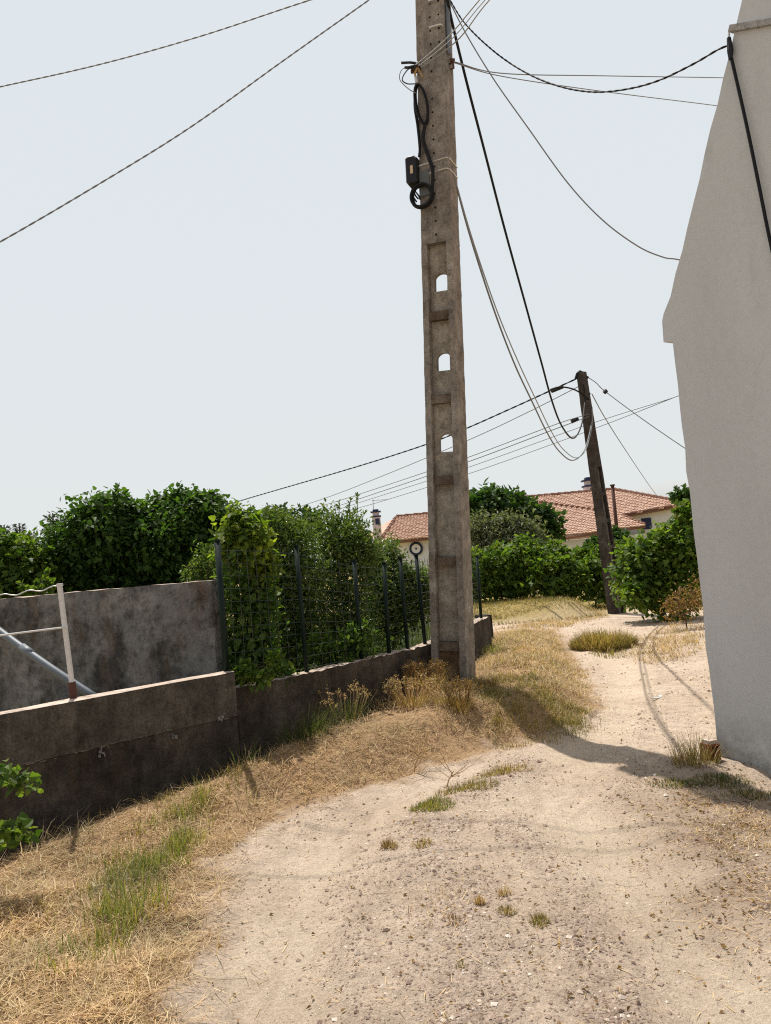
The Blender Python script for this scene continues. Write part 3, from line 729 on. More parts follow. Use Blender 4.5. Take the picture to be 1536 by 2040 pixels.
def smooth_pts(P, n=10):
    P = np.asarray(P, float); Q = np.vstack([2 * P[0] - P[1], P, 2 * P[-1] - P[-2]]); out = []
    for i in range(1, len(Q) - 2):
        for s in np.linspace(0, 1, n, endpoint=False):
            a, b_, c, d = Q[i - 1], Q[i], Q[i + 1], Q[i + 2]
            out.append(.5 * ((2 * b_) + (-a + c) * s + (2 * a - 5 * b_ + 4 * c - d) * s ** 2 + (-a + 3 * b_ - 3 * c + d) * s ** 3))
    out.append(P[-1]); return np.array(out)
def cable(P, r, label, name='overhead_cable', mat='cable', twist=False, group=None, n=10, pair=0, dots=(), cat='cable'):
    P = smooth_pts(P, n); b = MB()
    if twist:
        s = np.concatenate([[0], np.cumsum(np.linalg.norm(np.diff(P, axis=0), axis=1))])
        ss = np.arange(0, s[-1], .035); C_ = np.stack([np.interp(ss, s, P[:, k]) for k in range(3)], -1)
        tg = np.gradient(C_, axis=0); tg /= np.linalg.norm(tg, axis=1)[:, None]
        a = np.cross(tg, [0, 0, 1.]); a /= np.linalg.norm(a, axis=1)[:, None]; bb = np.cross(tg, a)
        for ph in (0, pi):
            w_ = 2 * pi * ss / twist + ph
            b.tube(C_ + r * .42 * (np.cos(w_)[:, None] * a + np.sin(w_)[:, None] * bb), r * .62, 5)
    else: b.tube(P, r, 6)
    o = b.build(name, M[mat], None, P[0], True); tag(o, label, cat, group)
    for d, sz in dots:
        b = MB(); b.tube([d - np.array(sz) / 2, d + np.array(sz) / 2], .05, 6); b.build('splice_sleeve', M['black'], o)
    return o
t = tpx(300)
cable([pf(FX + .10, PD(t) / 2 + .03, tpx(255)), pf(FX + .07, PD(t) / 2 + .03, tpx(285)), pf(FX + .13, PD(t) / 2 + .035, tpx(325)), pf(FX + .17, PD(t) / 2 + .045, tpx(352)), pf(FX + .16, PD(t) / 2 + .045, tpx(385)), pf(FX + .14, PD(t) / 2 + .04, tpx(410))], .020,
      'thick black cable running down the pole face between the oval and round coils', 'pole_cable')
cable([pf(FX + .0, PD(t) / 2 + .02, tpx(180)), pf(FX - .015, PD(t) / 2 + .02, tpx(215)), pf(FX + .01, PD(t) / 2 + .02, tpx(255)), pf(FX + .03, PD(t) / 2 + .03, tpx(300)), pf(FX + .02, PD(t) / 2 + .03, tpx(318))], .016,
      'black cable down the left edge of the pole between the bracket and the splice box', 'pole_cable')
cable([BR + [0, -.05, 0], BR + [-.13, -.05, -.03], BR + [-.17, -.05, -.14], BR + [-.09, -.05, -.25], BR + [-.02, -.05, -.30]], .0045, 'large pale wire loop sticking out left of the pole bracket', 'wire_loop', 'thincable')
cable([BR + [0, -.06, -.01], BR + [-.09, -.06, -.06], BR + [-.145, -.06, -.15], BR + [-.10, -.06, -.20], BR + [-.01, -.06, -.21]], .006, 'small dark wire loop left of the pole inside the pale loop', 'wire_loop', 'cable')

# second pole
P2B = gr(1229, 1222); P2T = at(1158, 742, 17.5)
pole2 = thing('utility_pole', 'dark leaning pole with cables sagging from it, standing at the far bend of the lane', 'utility pole', P2B)
b = MB(); L2 = np.linalg.norm(P2T - P2B)
sp2 = [L2 * v for v in (.16, .27, .38, .49, .60)]
p2f, P2W, P2D, _ = pole_shaft(b, P2B, P2T, (.30, .165), (.27, .16), rad(-38), sp2, [None, None, None, None, (0, L2 * .575)], archh=.16, archw=.08, web=.08, jit=.0015, seg=12)
b.build('shaft', [M['pole_far'], M['pole'], M['pole_far'], M['pole']], pole2)
b = MB(); hb = P2T + [-.10, -.02, -.02]
b.tube([P2T + [.05, 0, -.02], P2T + [-.03, 0, .03], hb, hb + [-.05, 0, -.12]], .03, 6); b.build('top_bracket', M['black'], pole2)
for z_ in (-.12, -.5):
    b = MB(); b.tube([P2T + [.06, 0, z_], P2T + [.11, 0, z_], P2T + [.15, 0, z_ - .02]], [.02, .035, .03], 6); b.build('side_insulator', M['black'], pole2)
p2p = lambda x, y, t: p2f(np.array([[x, y, t]], float))[0]

# ------------------------------------------------------------------ cables in the air
ptop = lambda px, py: at(px, py, 7.62)
def span(ends, pix):
    """points on the upright plane through two supports"""
    A, B = ends; d = (B - A)[:2]; n = np.array([-d[1], d[0], 0]); return [vpl(x, y, A, n) for x, y in pix]
A = ptop(848, -70); B = at(-150, 205, 9.0)
cable([A] + span((A, B), [(618, 0), (400, 72), (200, 128), (0, 173)]) + [B], .0085, 'upper of the two twisted cables crossing the empty sky left of the pole', twist=.20, mat='thincable')
A = ptop(850, -82); B = at(-150, 560, 6.0)
cable([A] + span((A, B), [(735, 0), (560, 124), (380, 253), (200, 365), (0, 482)]) + [B], .0080, 'lower steeper twisted cable crossing the sky left of the pole', twist=.18, mat='thincable')
for i, (bx, ex, ey, lb, r) in enumerate(((0, 955, 0, 'leftmost', .006), (1, 966, 0, 'middle', .0045), (2, 975, 0, 'rightmost', .006))):
    A = BR + np.array([.03 + .02 * i, -.05, .03 - .012 * i]); B = at(1075 + 12 * i, -140 + 8 * i, 6.4)
    p1 = at((835, 845, 858)[i], (133, 135, 140)[i], 7.5); p2 = at(ex, ey, 6.75); 
    cable([A, p1 * .3 + A * .7, (p1 + p2) / 2 + [0, 0, -.02], p2, B], r, lb + ' of the three thin wires rising to the right from the pole bracket', mat='greycable')
A = ptop(886, -60); B = at(1165, 800, 17.3); A2 = vpl(893, 8, A, [(B - A)[1], -(B - A)[0], 0])
cable([A] + span((A, B), [(893, 8), (925, 145), (965, 300), (1005, 455), (1045, 600), (1078, 720), (1100, 800), (1120, 850), (1142, 873), (1158, 848)]) + [B, at(1163, 765, 17.35)], .0155, 'thick black cable sagging from the near pole to the far pole', n=12)
A = pf(PW(5.) / 2, 0, tpx(355)); B = at(1178, 845, 17.3)
for k_, nm in ((0, 'left'), (1, 'right')):
    dd = np.array([k_ * 7, -k_ * 5])
    cable([A + [0, 0, .01 * k_]] + span((A, B), [tuple(np.array(v) + dd * s_) for v, s_ in (((938, 475), .3), ((985, 620), .6), ((1025, 725), 1), ((1060, 800), 1), ((1090, 862), 1), ((1115, 900), 1), ((1142, 917), 1), ((1165, 895), .5))]) + [B + [.02 * k_, 0, 0], at(1180, 815 - 4 * k_, 17.3)], .008 + .003 * (1 - k_),
          ('outer lower' if k_ == 0 else 'inner upper') + ' grey cable of the pair sagging from mid pole to the far pole', mat='greycable' if k_ else 'thincable')
CL = vpl(1459, 92, HK, HN) + HN * .03
A = ptop(888, -15)
cable([A] + span((A, CL), [(925, 45), (985, 103), (1050, 146), (1115, 172), (1180, 183), (1245, 178), (1310, 161), (1380, 128), (1430, 99)]) + [CL], .0085, 'twisted cable sagging from the pole top to the clamp on the white house', twist=.16)
A = ptop(890, -8); B = at(1375, 522, 6.6)
cable([A] + span((A, B), [(930, 70), (985, 160), (1050, 252), (1130, 363), (1200, 438), (1270, 490), (1320, 512), (1345, 516)]) + [B], .006, 'thin wire curving down from the pole top to below the white eave', mat='thincable')
B = at(1500, 158, 11.); 
cable([HOOK] + span((HOOK, B), [(1000, 146), (1200, 151), (1440, 155)]) + [B], .0055, 'nearly level thin wire from the pole hook to behind the white house', mat='thincable')
B = at(1500, 222, 11.)
cable([HOOK + [0, 0, -.01]] + span((HOOK, B), [(1000, 152), (1200, 182), (1423, 210)]) + [B], .005, 'thin wire sloping gently down from the pole hook behind the white house', mat='thincable')
A = P2T + np.array([-.14, 0, -.14]); B = at(420, 1022, 30.)
cable([A] + span((A, B), [(1110, 772), (1020, 813), (930, 853), (850, 885), (700, 933), (465, 1002)]) + [B], .020, 'twisted black cable from the far pole top down to the trees on the left', twist=.5,
      dots=[(span((A, B), [(1110, 775)])[0], (.28, .1, .1))])
A = P2T + np.array([-.05, 0, -.3]); B = at(500, 1040, 32.)
cable([A] + span((A, B), [(1050, 822), (930, 878), (750, 953), (640, 995)]) + [B], .010, 'faint single wire from the far pole just below the twisted cable', mat='thincable')
A = p2p(-.1, .1, L2 * .82); B = at(520, 1040, 32.)
for k_ in (0, 1):
    dd = 9 * k_
    cable([A + [0, 0, -.06 * k_]] + span((A, B), [(1100, 848 + dd), (930, 912 + dd), (760, 970 + dd), (640, 1008 + dd)]) + [B], .010, ('upper' if k_ == 0 else 'lower') + ' wire of the pair leaving the black splice sleeve on the far pole', mat='thincable',
          dots=[(span((A, B), [(1145, 837)])[0], (.16, .0, .06))] if k_ == 0 else ())
A = at(1400, 768, 22.); B = at(640, 1026, 32.)
for k_ in (0, 1):
    dd = 13 * k_
    cable([A] + span((A, B), [(1345, 791), (1165, 848 + dd), (930, 932 + dd), (720, 1000 + dd * .8)]) + [B], .0105, ('upper' if k_ == 0 else 'lower') + ' wire of the distant pair passing behind both poles to the white house', mat='thincable')
A = P2T + np.array([.16, 0, -.14]); B = at(1400, 915, 16.)
cable([A] + span((A, B), [(1188, 763), (1206, 780), (1280, 835), (1360, 890)]) + [B], .010, 'wire with a small sleeve from the far pole top down to the white house', mat='thincable', dots=[(span((A, B), [(1206, 780)])[0], (.05, .02, -.05))])
A = P2T + np.array([.19, 0, -.52]); B = at(1312, 992, 41)
cable([A] + span((A, B), [(1205, 832), (1245, 895), (1290, 962)]) + [B], .012, 'steep wire from the far pole down to the tiled roof', mat='thincable')
cable([at(1096, 776, 17.4), at(1115, 771, 17.4), at(1138, 774, 17.4), at(1157, 783, 17.4), p2p(-.02, .12, L2 * .88)], .018, 'short curved jumper cable beside the far pole top', 'jumper_cable')
B = vpl(1560, 560, HK, HN) + HN * .05
cable([CL + [0, 0, -.08], vpl(1490, 235, HK, HN) + HN * .035, vpl(1513, 345, HK, HN) + HN * .035, vpl(1536, 460, HK, HN) + HN * .035, B], .011, 'black cable running down the white gable from its clamp', 'wall_cable')

# ------------------------------------------------------------------ white house on the right
prof_px = [(1340, 680), (1322, 682), (1319, 640), (1322, 625), (1336, 590), (1480, 0)]
S = []
for p in prof_px:
    w_ = vpl(*p, HK, HN); S.append([float((w_ - HK) @ HU), float(w_[2])])
s0, z0 = S[4]; s1, z1 = S[5]; sl = (z1 - z0) / (s1 - s0)
apex = [s1 + .55, z1 + .55 * sl]; mir = 2 * apex[0]
full = [[0.0, -.5]] + S[:5] + [apex] + [[mir - a_, c_] for a_, c_ in S[:5][::-1]] + [[mir, -.5]]
house = thing('white_house', 'tall white rendered gable with a steep edge, in shade at the right of the lane', 'house', [*HK[:2], 0])
def hpt(s, z, d): return HK * [1, 1, 0] + HU * s + np.array([0, 0, z]) + HW * d
b = MB(); k = len(full)
# front gable finely cut so its edge is slightly uneven
pts = []
for i in range(k):
    a_, c_ = np.array(full[i]), np.array(full[(i + 1) % k]); m_ = max(1, int(np.linalg.norm(c_ - a_) / .16)) if i not in (k - 1,) else 1
    for j in range(m_): pts.append(a_ + (c_ - a_) * j / m_ + (rng.normal(0, .004, 2) if j else 0))
kk = len(pts)
v = [hpt(p[0], p[1], 0) for p in pts] + [hpt(p[0], p[1], 6.5) for p in pts]
b.add(v, [[j, (j + 1) % kk, (j + 1) % kk + kk, j + kk] for j in range(kk)])
b.f.append(np.arange(kk)[None, ::-1]); b.mi.append(0); b.f.append(np.arange(kk)[None] + kk); b.mi.append(0)
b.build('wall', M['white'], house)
b = MB()
for sgn in (0, 1):
    q0, q1 = np.array(S[4]), np.array(apex); nn_ = np.array([-(q1 - q0)[1], (q1 - q0)[0]]); nn_ /= np.linalg.norm(nn_)
    loop = [q0 + nn_ * .004, q1 + nn_ * .004, q1 + nn_ * .03, q0 + nn_ * .03]
    if sgn: loop = [np.array([mir - p[0], p[1]]) for p in loop]
    b.hexa([hpt(p[0], p[1], .18) for p in loop] + [hpt(p[0], p[1], 6.6) for p in loop])
b.build('roof', M['tile'], house)
b = MB(); l0, l1 = vpl(1463, 58, HK, HN), vpl(1536, 46, HK, HN); du = (l1 - l0); ln = np.linalg.norm(du); du /= ln
nz = np.cross(du, HN); nz = nz if nz[2] > 0 else -nz
e0, e1 = l0 - du * .02, l0 + du * 1.2
for a_, c_, th_ in ((e0, e0 + du * .22, .040), (e0 + du * .224, e0 + du * .5, .037), (e0 + du * .504, e1, .04)):
    b.hexa([p + nz * q_ + HN * w_ for q_ in (-th_ / 2, th_ / 2) for p, w_ in ((a_, -.02), (c_, -.02), (c_, .035), (a_, .035))])
b.build('ledge', M['stone'], house)
th = thing('cable_clamp', 'black cable clamp at the edge of the white gable under the grey ledge', 'cable clamp', CL)
b = MB(); b.tube([CL + [0, 0, .05], CL + [0, 0, -.04], CL + [-.005, 0, -.10]], [.014, .022, .014], 8); b.build('body', M['black'], th)
b = MB(); b.tube([CL + [.0, 0, .05], CL + [.01, 0, .11], CL - HN * .04 + [0.01, 0, .12]], .008, 6); b.build('hook', M['galv'], th)

# hollow brick at the corner
c = P_on(gr(1418, 1515)); a_ = rad(20); R3b = np.array([[math.cos(a_), -math.sin(a_), 0], [math.sin(a_), math.cos(a_), 0], [0, 0, 1]])
th = thing('hollow_brick', 'broken red hollow brick standing at the foot of the white house corner', 'brick', c)
b = MB(); w_, h_ = .082, .115
for ox, oz, sx_, sz_ in ((-w_ / 2 + .006, h_ / 2, .012, h_), (w_ / 2 - .006, h_ / 2, .012, h_), (0, .006, w_ - .026, .012), (0, h_ - .006, w_ - .026, .012), (0, h_ / 2, w_ - .026, .010), (0, h_ / 4, .010, h_ / 2 - .024), (0, h_ * .75, .010, h_ / 2 - .024)):
    b.box(c + R3b @ np.array([ox, 0, oz]), (sx_, .10, sz_), R3b)
b.build('brick_body', M['brick'], th)
b = MB(); b.box(c + np.array([0, .0, h_ + .014]), (.07, .08, .026), R3b); b.build('mortar_lump', M['ret_top'], th)
# scraps lying on the lane
c = P_on(gr(1308, 1392)); b = MB(); b.box(c + [0, 0, .012], (.10, .025, .010)); b.box(c + [.05, .03, .02], (.03, .06, .01), [[.9, .2, .1], [-.2, .9, .1], [0, .1, 1]])
tag(b.build('plastic_scrap', M['litter'], None, c), 'crumpled white plastic scrap lying on the far lane', 'litter')

# ------------------------------------------------------------------ walls on the left
def strip_wall(b, pts, thick, zb, top_jit=.0, seg=.12, mi_top=None, back=None):
    """wall following a plan line, face towards the lane; thickness grows away from the lane"""
    P = [np.array(pts[0])]
    for a_, c_ in zip(pts[:-1], pts[1:]):
        m_ = max(1, int(np.linalg.norm(c_ - a_) / seg))
        for j in range(1, m_ + 1): P.append(a_ + (c_ - a_) * j / m_)
    P = np.array(P); k = len(P); d = np.gradient(P[:, :2], axis=0); d /= np.linalg.norm(d, axis=1)[:, None]
    n = np.stack([-d[:, 1], d[:, 0]], -1)
    zt = P[:, 2] + (rng.normal(0, top_jit, k) if top_jit else 0); zt2 = P[:, 2] + (rng.normal(0, top_jit, k) if top_jit else 0)
    fb = np.column_stack([P[:, :2], np.full(k, zb)]); ft = np.column_stack([P[:, :2], zt])
    bt = np.column_stack([P[:, :2] + n * thick, zt2]); bb = np.column_stack([P[:, :2] + n * thick, np.full(k, zb)])
    v = np.concatenate([fb, ft, bt, bb]); j = np.arange(k - 1)
    b.add(v, np.concatenate([np.stack([j + o1, j + 1 + o1, j + 1 + o2, j + o2], -1) for o1, o2 in ((0, k), (2 * k, 3 * k))]))
    base = b.n - len(v)
    b.f.append(np.stack([j + k, j + 1 + k, j + 1 + 2 * k, j + 2 * k], -1) + base); b.mi.append(0 if mi_top is None else mi_top)
    b.f.append(np.array([[0, k, 2 * k, 3 * k]]) + base); b.mi.append(0)
    b.f.append(np.array([[k - 1, 4 * k - 1, 3 * k - 1, 2 * k - 1]]) + base); b.mi.append(0)
WN = np.array([-W1D[1], W1D[0], 0])
rw = thing('retaining_wall', 'dark stained concrete retaining wall with a pale sunlit top, left foreground', 'wall', [W1B[0], W1B[1], 0])
b = MB(); lift = np.array([0, 0, 0.0])
# two pours: the upper band stands a few millimetres proud of the lower
zj = .50
up_off = -WN * .008
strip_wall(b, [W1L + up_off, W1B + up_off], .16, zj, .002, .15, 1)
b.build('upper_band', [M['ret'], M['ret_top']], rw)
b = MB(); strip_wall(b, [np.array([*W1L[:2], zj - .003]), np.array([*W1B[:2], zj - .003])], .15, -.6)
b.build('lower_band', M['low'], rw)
b = MB()  # ragged mortar lip between the pours and lime runs
s = np.arange(0, np.linalg.norm(W1B - W1L), .02)
for a_ in s:
    if rng.random() < (.5 if a_ < 4.2 else .08):
        p = W1L + (W1B - W1L) / np.linalg.norm(W1B - W1L) * a_; z = zj + rng.normal(0, .006)
        b.box([p[0] - WN[0] * .008, p[1] - WN[1] * .008, z], (rng.uniform(.012, .05), .012, rng.uniform(.003, .008)), np.array([[W1D[0], -W1D[1], 0], [W1D[1], W1D[0], 0], [0, 0, 1]]))
kind(b.build('mortar_lip', M['lime'], rw), 'stuff')
for px_, py_ in ((440, 1427), (343, 1462), (200, 1497)):
    p = vpl(px_, py_, W1A, WN) - WN * .012; b = MB(); k = 7
    for j in range(k):
        q_ = p + np.array([*W1D, 0]) * rng.normal(0, .014) + [0, 0, rng.normal(-.01, .022)]
        b.box(q_, (rng.uniform(.006, .022), .012, rng.uniform(.008, .03)), np.array([[W1D[0], -W1D[1], 0], [W1D[1], W1D[0], 0], [0, 0, 1]]))
    b.build('lime_patch', M['lime2'], rw)
# lower garden wall running on to the corner post
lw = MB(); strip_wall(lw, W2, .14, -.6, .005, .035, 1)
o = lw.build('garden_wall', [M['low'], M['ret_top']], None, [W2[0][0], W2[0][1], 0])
tag(o, 'low streaked concrete wall under the green mesh fence running behind the pole', 'wall')
c0 = P_on(gr(966, 1309)); th_ = at(966, 1225, c0[1])[2]
b = MB(); u_ = rad(14)
R4 = np.array([[math.cos(u_), -math.sin(u_), 0], [math.sin(u_), math.cos(u_), 0], [0, 0, 1]])
b.box([c0[0] + .04, c0[1] + .05, (th_ - .25) / 2], (.17, .30, th_ + .25), R4); b.box([c0[0] - .11, c0[1] + .05, (th_ - .38) / 2], (.10, .26, th_ + .12), R4)
tag(b.build('concrete_stub', M['low'], None, [c0[0], c0[1], 0]), 'short dark concrete end pillar just right of the pole foot', 'pillar')
# tall grey rendered wall behind
BA, BB = at(-420, 1231, 8.55), at(419, 1156, 6.75)
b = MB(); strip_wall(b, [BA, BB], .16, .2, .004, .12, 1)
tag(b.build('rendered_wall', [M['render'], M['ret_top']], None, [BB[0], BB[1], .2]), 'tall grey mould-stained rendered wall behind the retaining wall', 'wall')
# white post, wire and rail
pb_, pt_ = at(148, 1398, 5.50), at(119, 1168, 5.46); dz = pt_ - pb_; Lp = np.linalg.norm(dz); ax = dz / Lp
mp = thing('metal_post', 'chipped white metal post with a rusty foot leaning on the retaining wall top', 'post', pb_)
R5 = np.column_stack([np.cross([0, 1, 0], ax) , np.cross(ax, np.cross([0, 1, 0], ax)), ax])
b = MB(); b.box(pb_ + ax * (Lp * .58), (.028, .028, Lp * .84), R5); b.build('shaft', M['whitepaint'], mp)
b = MB(); b.box(pb_ + ax * (Lp * .07), (.036, .045, Lp * .20), R5); b.build('foot', M['rust'], mp)
b = MB(); b.box(pb_ + ax * (Lp * 1.012), (.036, .036, .02), R5); b.build('cap', M['whitepaint'], mp)
zz = np.linspace(0, 1, 26); e_ = at(-160, 1200, 5.2)
cable([pt_ + (e_ - pt_) * s_ + np.array([0, 0, .010 * math.sin(s_ * 34) - .02 * math.sin(pi * s_)]) for s_ in zz], .0045, 'wavy plain wire tied to the top of the white post', 'fence_wire', 'galv', n=3, cat='wire')
cable([at(134, 1249, 5.45), at(0, 1266, 5.32), at(-170, 1288, 5.15)], .0075, 'thin pale rail fixed to the middle of the white post', 'fence_rail', 'whitepaint', n=3, cat='rail')
pp = [at(-120, 1163, 6.2), at(0, 1258, 5.95), at(100, 1330, 5.75), at(200, 1396, 5.68)]
b = MB(); b.tube(smooth_pts(pp, 4), .028, 14); o = b.build('drain_pipe', M['pvc'], None, pp[0], True)
tag(o, 'grey plastic pipe slanting down behind the white post', 'pipe')
b = MB(); p = pp[2] * .55 + pp[1] * .45; d_ = (pp[2] - pp[1]); d_ /= np.linalg.norm(d_); b.tube([p - d_ * .06, p + d_ * .06], .033, 14); b.build('pipe_collar', M['pvc'], o, smooth=True)

# ------------------------------------------------------------------ green mesh fence
fence = thing('mesh_fence', 'dark green welded wire fence on slim posts along the low garden wall', 'fence', [W2[0][0], W2[0][1], .7])
wl = [W1B - np.array([*W1D, 0]) * .12] + [w + np.array([-.055, .06, 0]) for w in W2]
tops = [(433, 1078, 453, 1337), (590, 1088, 610, 1330), (705, 1117, 722, 1312), (765, 1122, 774, 1302), (797, 1112, 813, 1292), (829, 1107, 847, 1278), (950, 1108, 958, 1240)]
FP = []
segs = [(wl[0], wl[1]), (wl[1], wl[2]), (wl[2], wl[3]), (wl[3], wl[4])]
for tx, ty, bx_, by_ in tops:
    # foot on the wall line: walk along and take the nearest sight line
    best = None
    for a_, c_ in segs:
        for s_ in np.linspace(0, 1, 60):
            p = a_ + (c_ - a_) * s_; r_ = p - CAM; x_ = 768 + FPX * (r_ @ _I) / (r_ @ _F)
            e = abs(x_ - bx_)
            if best is None or e < best[0]: best = (e, p)
    foot = best[1]; top = at(tx, ty, foot[1]); FP.append((foot, top))
    b = MB(); b.tube([foot + [0, 0, -.02], top], .026 if bx_ < 500 else .021, 8); b.build('post', M['green'], fence, smooth=True)
    b = MB(); b.tube([top, top + [0, 0, .012]], .028, 8)
    b.build('post_cap', M['green'], fence)
for (f0, t0_), (f1, t1_) in zip(FP[:-1], FP[1:]):
    b = MB(); Ls = np.linalg.norm(f1 - f0); nv = max(2, int(Ls / .10)); nh = 11
    for i in range(nh):
        s_ = (i + .3) / nh; p0, p1 = f0 + (t0_ - f0) * s_, f1 + (t1_ - f1) * s_
        sag = rng.normal(0, .004); b.tube([p0, (p0 + p1) / 2 + [0, 0, sag], p1], .0024, 4)
    for i in range(1, nv):
        s_ = i / nv; b.tube([f0 + (f1 - f0) * s_ + (t0_ - f0) * .03, f0 + (f1 - f0) * s_ + ((t0_ - f0) * (1 - s_) + (t1_ - f1) * s_) * .97], .0022, 4)
    b.build('wire_panel', M['meshwire'], fence)

# ------------------------------------------------------------------ foliage
def rdir(n):
    v = rng.normal(size=(n, 3)); return v / np.linalg.norm(v, axis=1)[:, None]
def crown(b, blobs, n, size, asp=.75, clus=14, spread=.16, inner=.22, droop=.25, lump=.5):
    """blobs: (centre, radii) ; leaves sit in twig clusters over and inside an uneven crown"""
    vol = np.array([np.prod(r) ** (2 / 3) for c, r in blobs]); share = vol / vol.sum()
    for (c, r), sh in zip(blobs, share):
        r = np.array(r); m_ = max(4, int(n * sh / clus))
        d = rdir(m_); d[:, 2] = np.where((d[:, 2] < -.3) & (rng.random(m_) < .4), -d[:, 2], d[:, 2])
        ph = vnoise(d[:, 0] * 2 + c[0], d[:, 2] * 2 + d[:, 1] + c[1], .55, 21)
        rad_ = np.where(rng.random(m_) < inner, rng.uniform(.2, .7, m_), rng.uniform(.6, 1.05, m_)) * np.clip(1 + lump * 2 * ph, .6, 1.15)
        cc = c + d * r * rad_[:, None]
        cl = np.repeat(cc, clus, 0); dd = np.repeat(d, clus, 0); k = len(cl)
        rs = spread * np.mean(r)
        off = np.clip(rng.normal(size=(k, 3)), -1.5, 1.5) * rs
        p = cl + off
        tipd = dd * .6 + rdir(k) * .9 + np.array([0, 0, -droop])
        nr = dd * .5 + rdir(k) * .6 + np.array([0, 0, .7])
        leaf_mesh(b, p, tipd, nr, rng.uniform(.45, 1.35, k) * size, asp, rng.uniform(.1, .4))
def limbs(b, base, blobs, r0, jit=.1):
    top = np.mean([c for c, r in blobs], 0); mid = base * .55 + top * .45
    mid = mid + rng.normal(0, jit, 3) * [1, 1, .3]
    b.tube(smooth_pts([base - [0, 0, .1], base * .7 + mid * .3 + rng.normal(0, jit * .3, 3), mid], 5), np.linspace(r0, r0 * .7, 11), 7)
    for c, r in blobs:
        p1 = mid * .5 + c * .5 + rng.normal(0, jit, 3) * .6
        b.tube(smooth_pts([mid, p1, c + rng.normal(0, .3, 3) * np.array(r)], 5), np.linspace(r0 * .55, r0 * .15, 11), 5)
        for _ in range(3):
            e = c + rdir(1)[0] * np.array(r) * .85
            b.tube([p1, (p1 + e) / 2 + rng.normal(0, jit, 3) * .4, e], [r0 * .25, r0 * .16, r0 * .06], 4)
def pblobs(Y, lst, dy=None):
    """(px, py, rx, ry) at distance Y, with some spread in depth"""
    out = []
    for i, q_ in enumerate(lst):
        px_, py_, rx, ry = q_[:4]; yy_ = Y + (q_[4] if len(q_) > 4 else 0)
        out.append((at(px_, py_, yy_), (rx * yy_ / FPX, rx * yy_ / FPX * .9, ry * yy_ / FPX)))
    return out
def plant(name, label, cat, base, blobs, n, size, mat, group=None, trunk_r=.06, sprigs=(), extra=None, shoots=26, **kw):
    th = thing(name, label, cat, base, group)
    b = MB(); limbs(b, np.array(base, float), blobs, trunk_r); b.build('trunk' if cat == 'tree' else 'stem', M['bark'], th, smooth=True)
    b = MB(); crown(b, blobs, n, size, **kw)
    sprigs = list(sprigs); asp_ = kw.get('asp', .75)
    for _ in range(shoots if len(blobs) > 2 else 6):
        c_, r_ = blobs[rng.integers(len(blobs))]; r_ = np.array(r_); d_ = rdir(1)[0]; d_[2] = abs(d_[2]) * .9 + .1; d_ /= np.linalg.norm(d_)
        L_ = rng.uniform(.22, .55) * np.mean(r_); e_ = rdir(1)[0] * .45 + d_ + [0, 0, .35]; e_ /= np.linalg.norm(e_)
        q0 = c_ + d_ * r_ * .9; sprigs.append((q0, q0 + e_ * L_))
    for p0, p1 in sprigs:
        k = int(np.clip(np.linalg.norm(p1 - p0) / size * 3.2, 6, 26)); s_ = rng.random(k) ** .8; pts = p0 + (p1 - p0) * s_[:, None] + np.array([0, 0, 1]) * (np.sin(s_ * pi) * .03)[:, None]
        d = rdir(k) * .8 + (p1 - p0) / np.linalg.norm(p1 - p0) * .8
        leaf_mesh(b, pts, d, rdir(k) + [0, -.3, .6], rng.uniform(.7, 1.2, k) * size, kw.get('asp', .75), .2)
        b.tube([p0, (p0 + p1) / 2 + rng.normal(0, .02, 3), p1], [.006, .005, .003], 4)
    b.build('crown' if cat == 'tree' else 'foliage', M[mat], th)
    if extra:
        mt, bl, n2, sz, nm = extra; b = MB(); crown(b, bl, n2, sz, **kw); b.build(nm, M[mt], th)
    return th
z3 = lambda p: np.array([p[0], p[1], .3])

def up(px0, py0, px1, py1, Y): return (at(px0, py0, Y), at(px1, py1, Y))
# trees behind the rendered wall
bl = pblobs(9.6, [(215, 1065, 75, 70), (150, 1110, 70, 62), (270, 1100, 70, 70, .3), (110, 1150, 50, 45, .3), (235, 1030, 45, 42, -.1), (200, 1170, 90, 55, .4)])
plant('fig_tree', 'dense dark green tree behind the rendered wall, lower left of the two big rounded crowns', 'tree', z3(at(215, 1180, 9.7)), bl, 22000, .066, 'fig', trunk_r=.09, asp=.8, spread=.2)
bl = pblobs(9.9, [(370, 1050, 75, 66), (330, 1085, 60, 60, -.3), (430, 1060, 52, 60), (385, 1120, 80, 60, .2), (340, 1020, 40, 38), (400, 1015, 38, 32), (360, 1175, 80, 55, .3)])
plant('fig_tree', 'tallest dense dark green rounded tree behind the right end of the rendered wall', 'tree', z3(at(375, 1180, 10)), bl, 25000, .066, 'fig', trunk_r=.1, asp=.8, spread=.2)
bl = pblobs(9.2, [(20, 1115, 55, 42), (60, 1150, 48, 50), (-40, 1130, 60, 60), (15, 1170, 70, 45)])
plant('vine_bush', 'brighter green leafy bush above the rendered wall at the left edge', 'bush', z3(at(20, 1190, 9.3)), bl, 9500, .065, 'vine', trunk_r=.05, asp=.9, spread=.22)
bl = pblobs(8.6, [(97, 1165, 10, 28), (60, 1178, 22, 14)])
plant('vine_sprig', 'thin pale green climbing sprig over the top of the rendered wall', 'plant', at(90, 1225, 8.6), bl, 160, .06, 'vine', trunk_r=.01, asp=.8, clus=5, inner=.5)
bl = pblobs(7.25, [(415, 1125, 24, 30), (385, 1140, 20, 15), (432, 1180, 16, 40), (440, 1270, 14, 60)])
plant('dry_shrub', 'sparse yellowish shrub with dry leaves at the right end of the rendered wall', 'shrub', z3(at(432, 1330, 7.3)), bl, 900, .05, 'shrub', trunk_r=.018, asp=.45, spread=.4, clus=6, inner=.4)
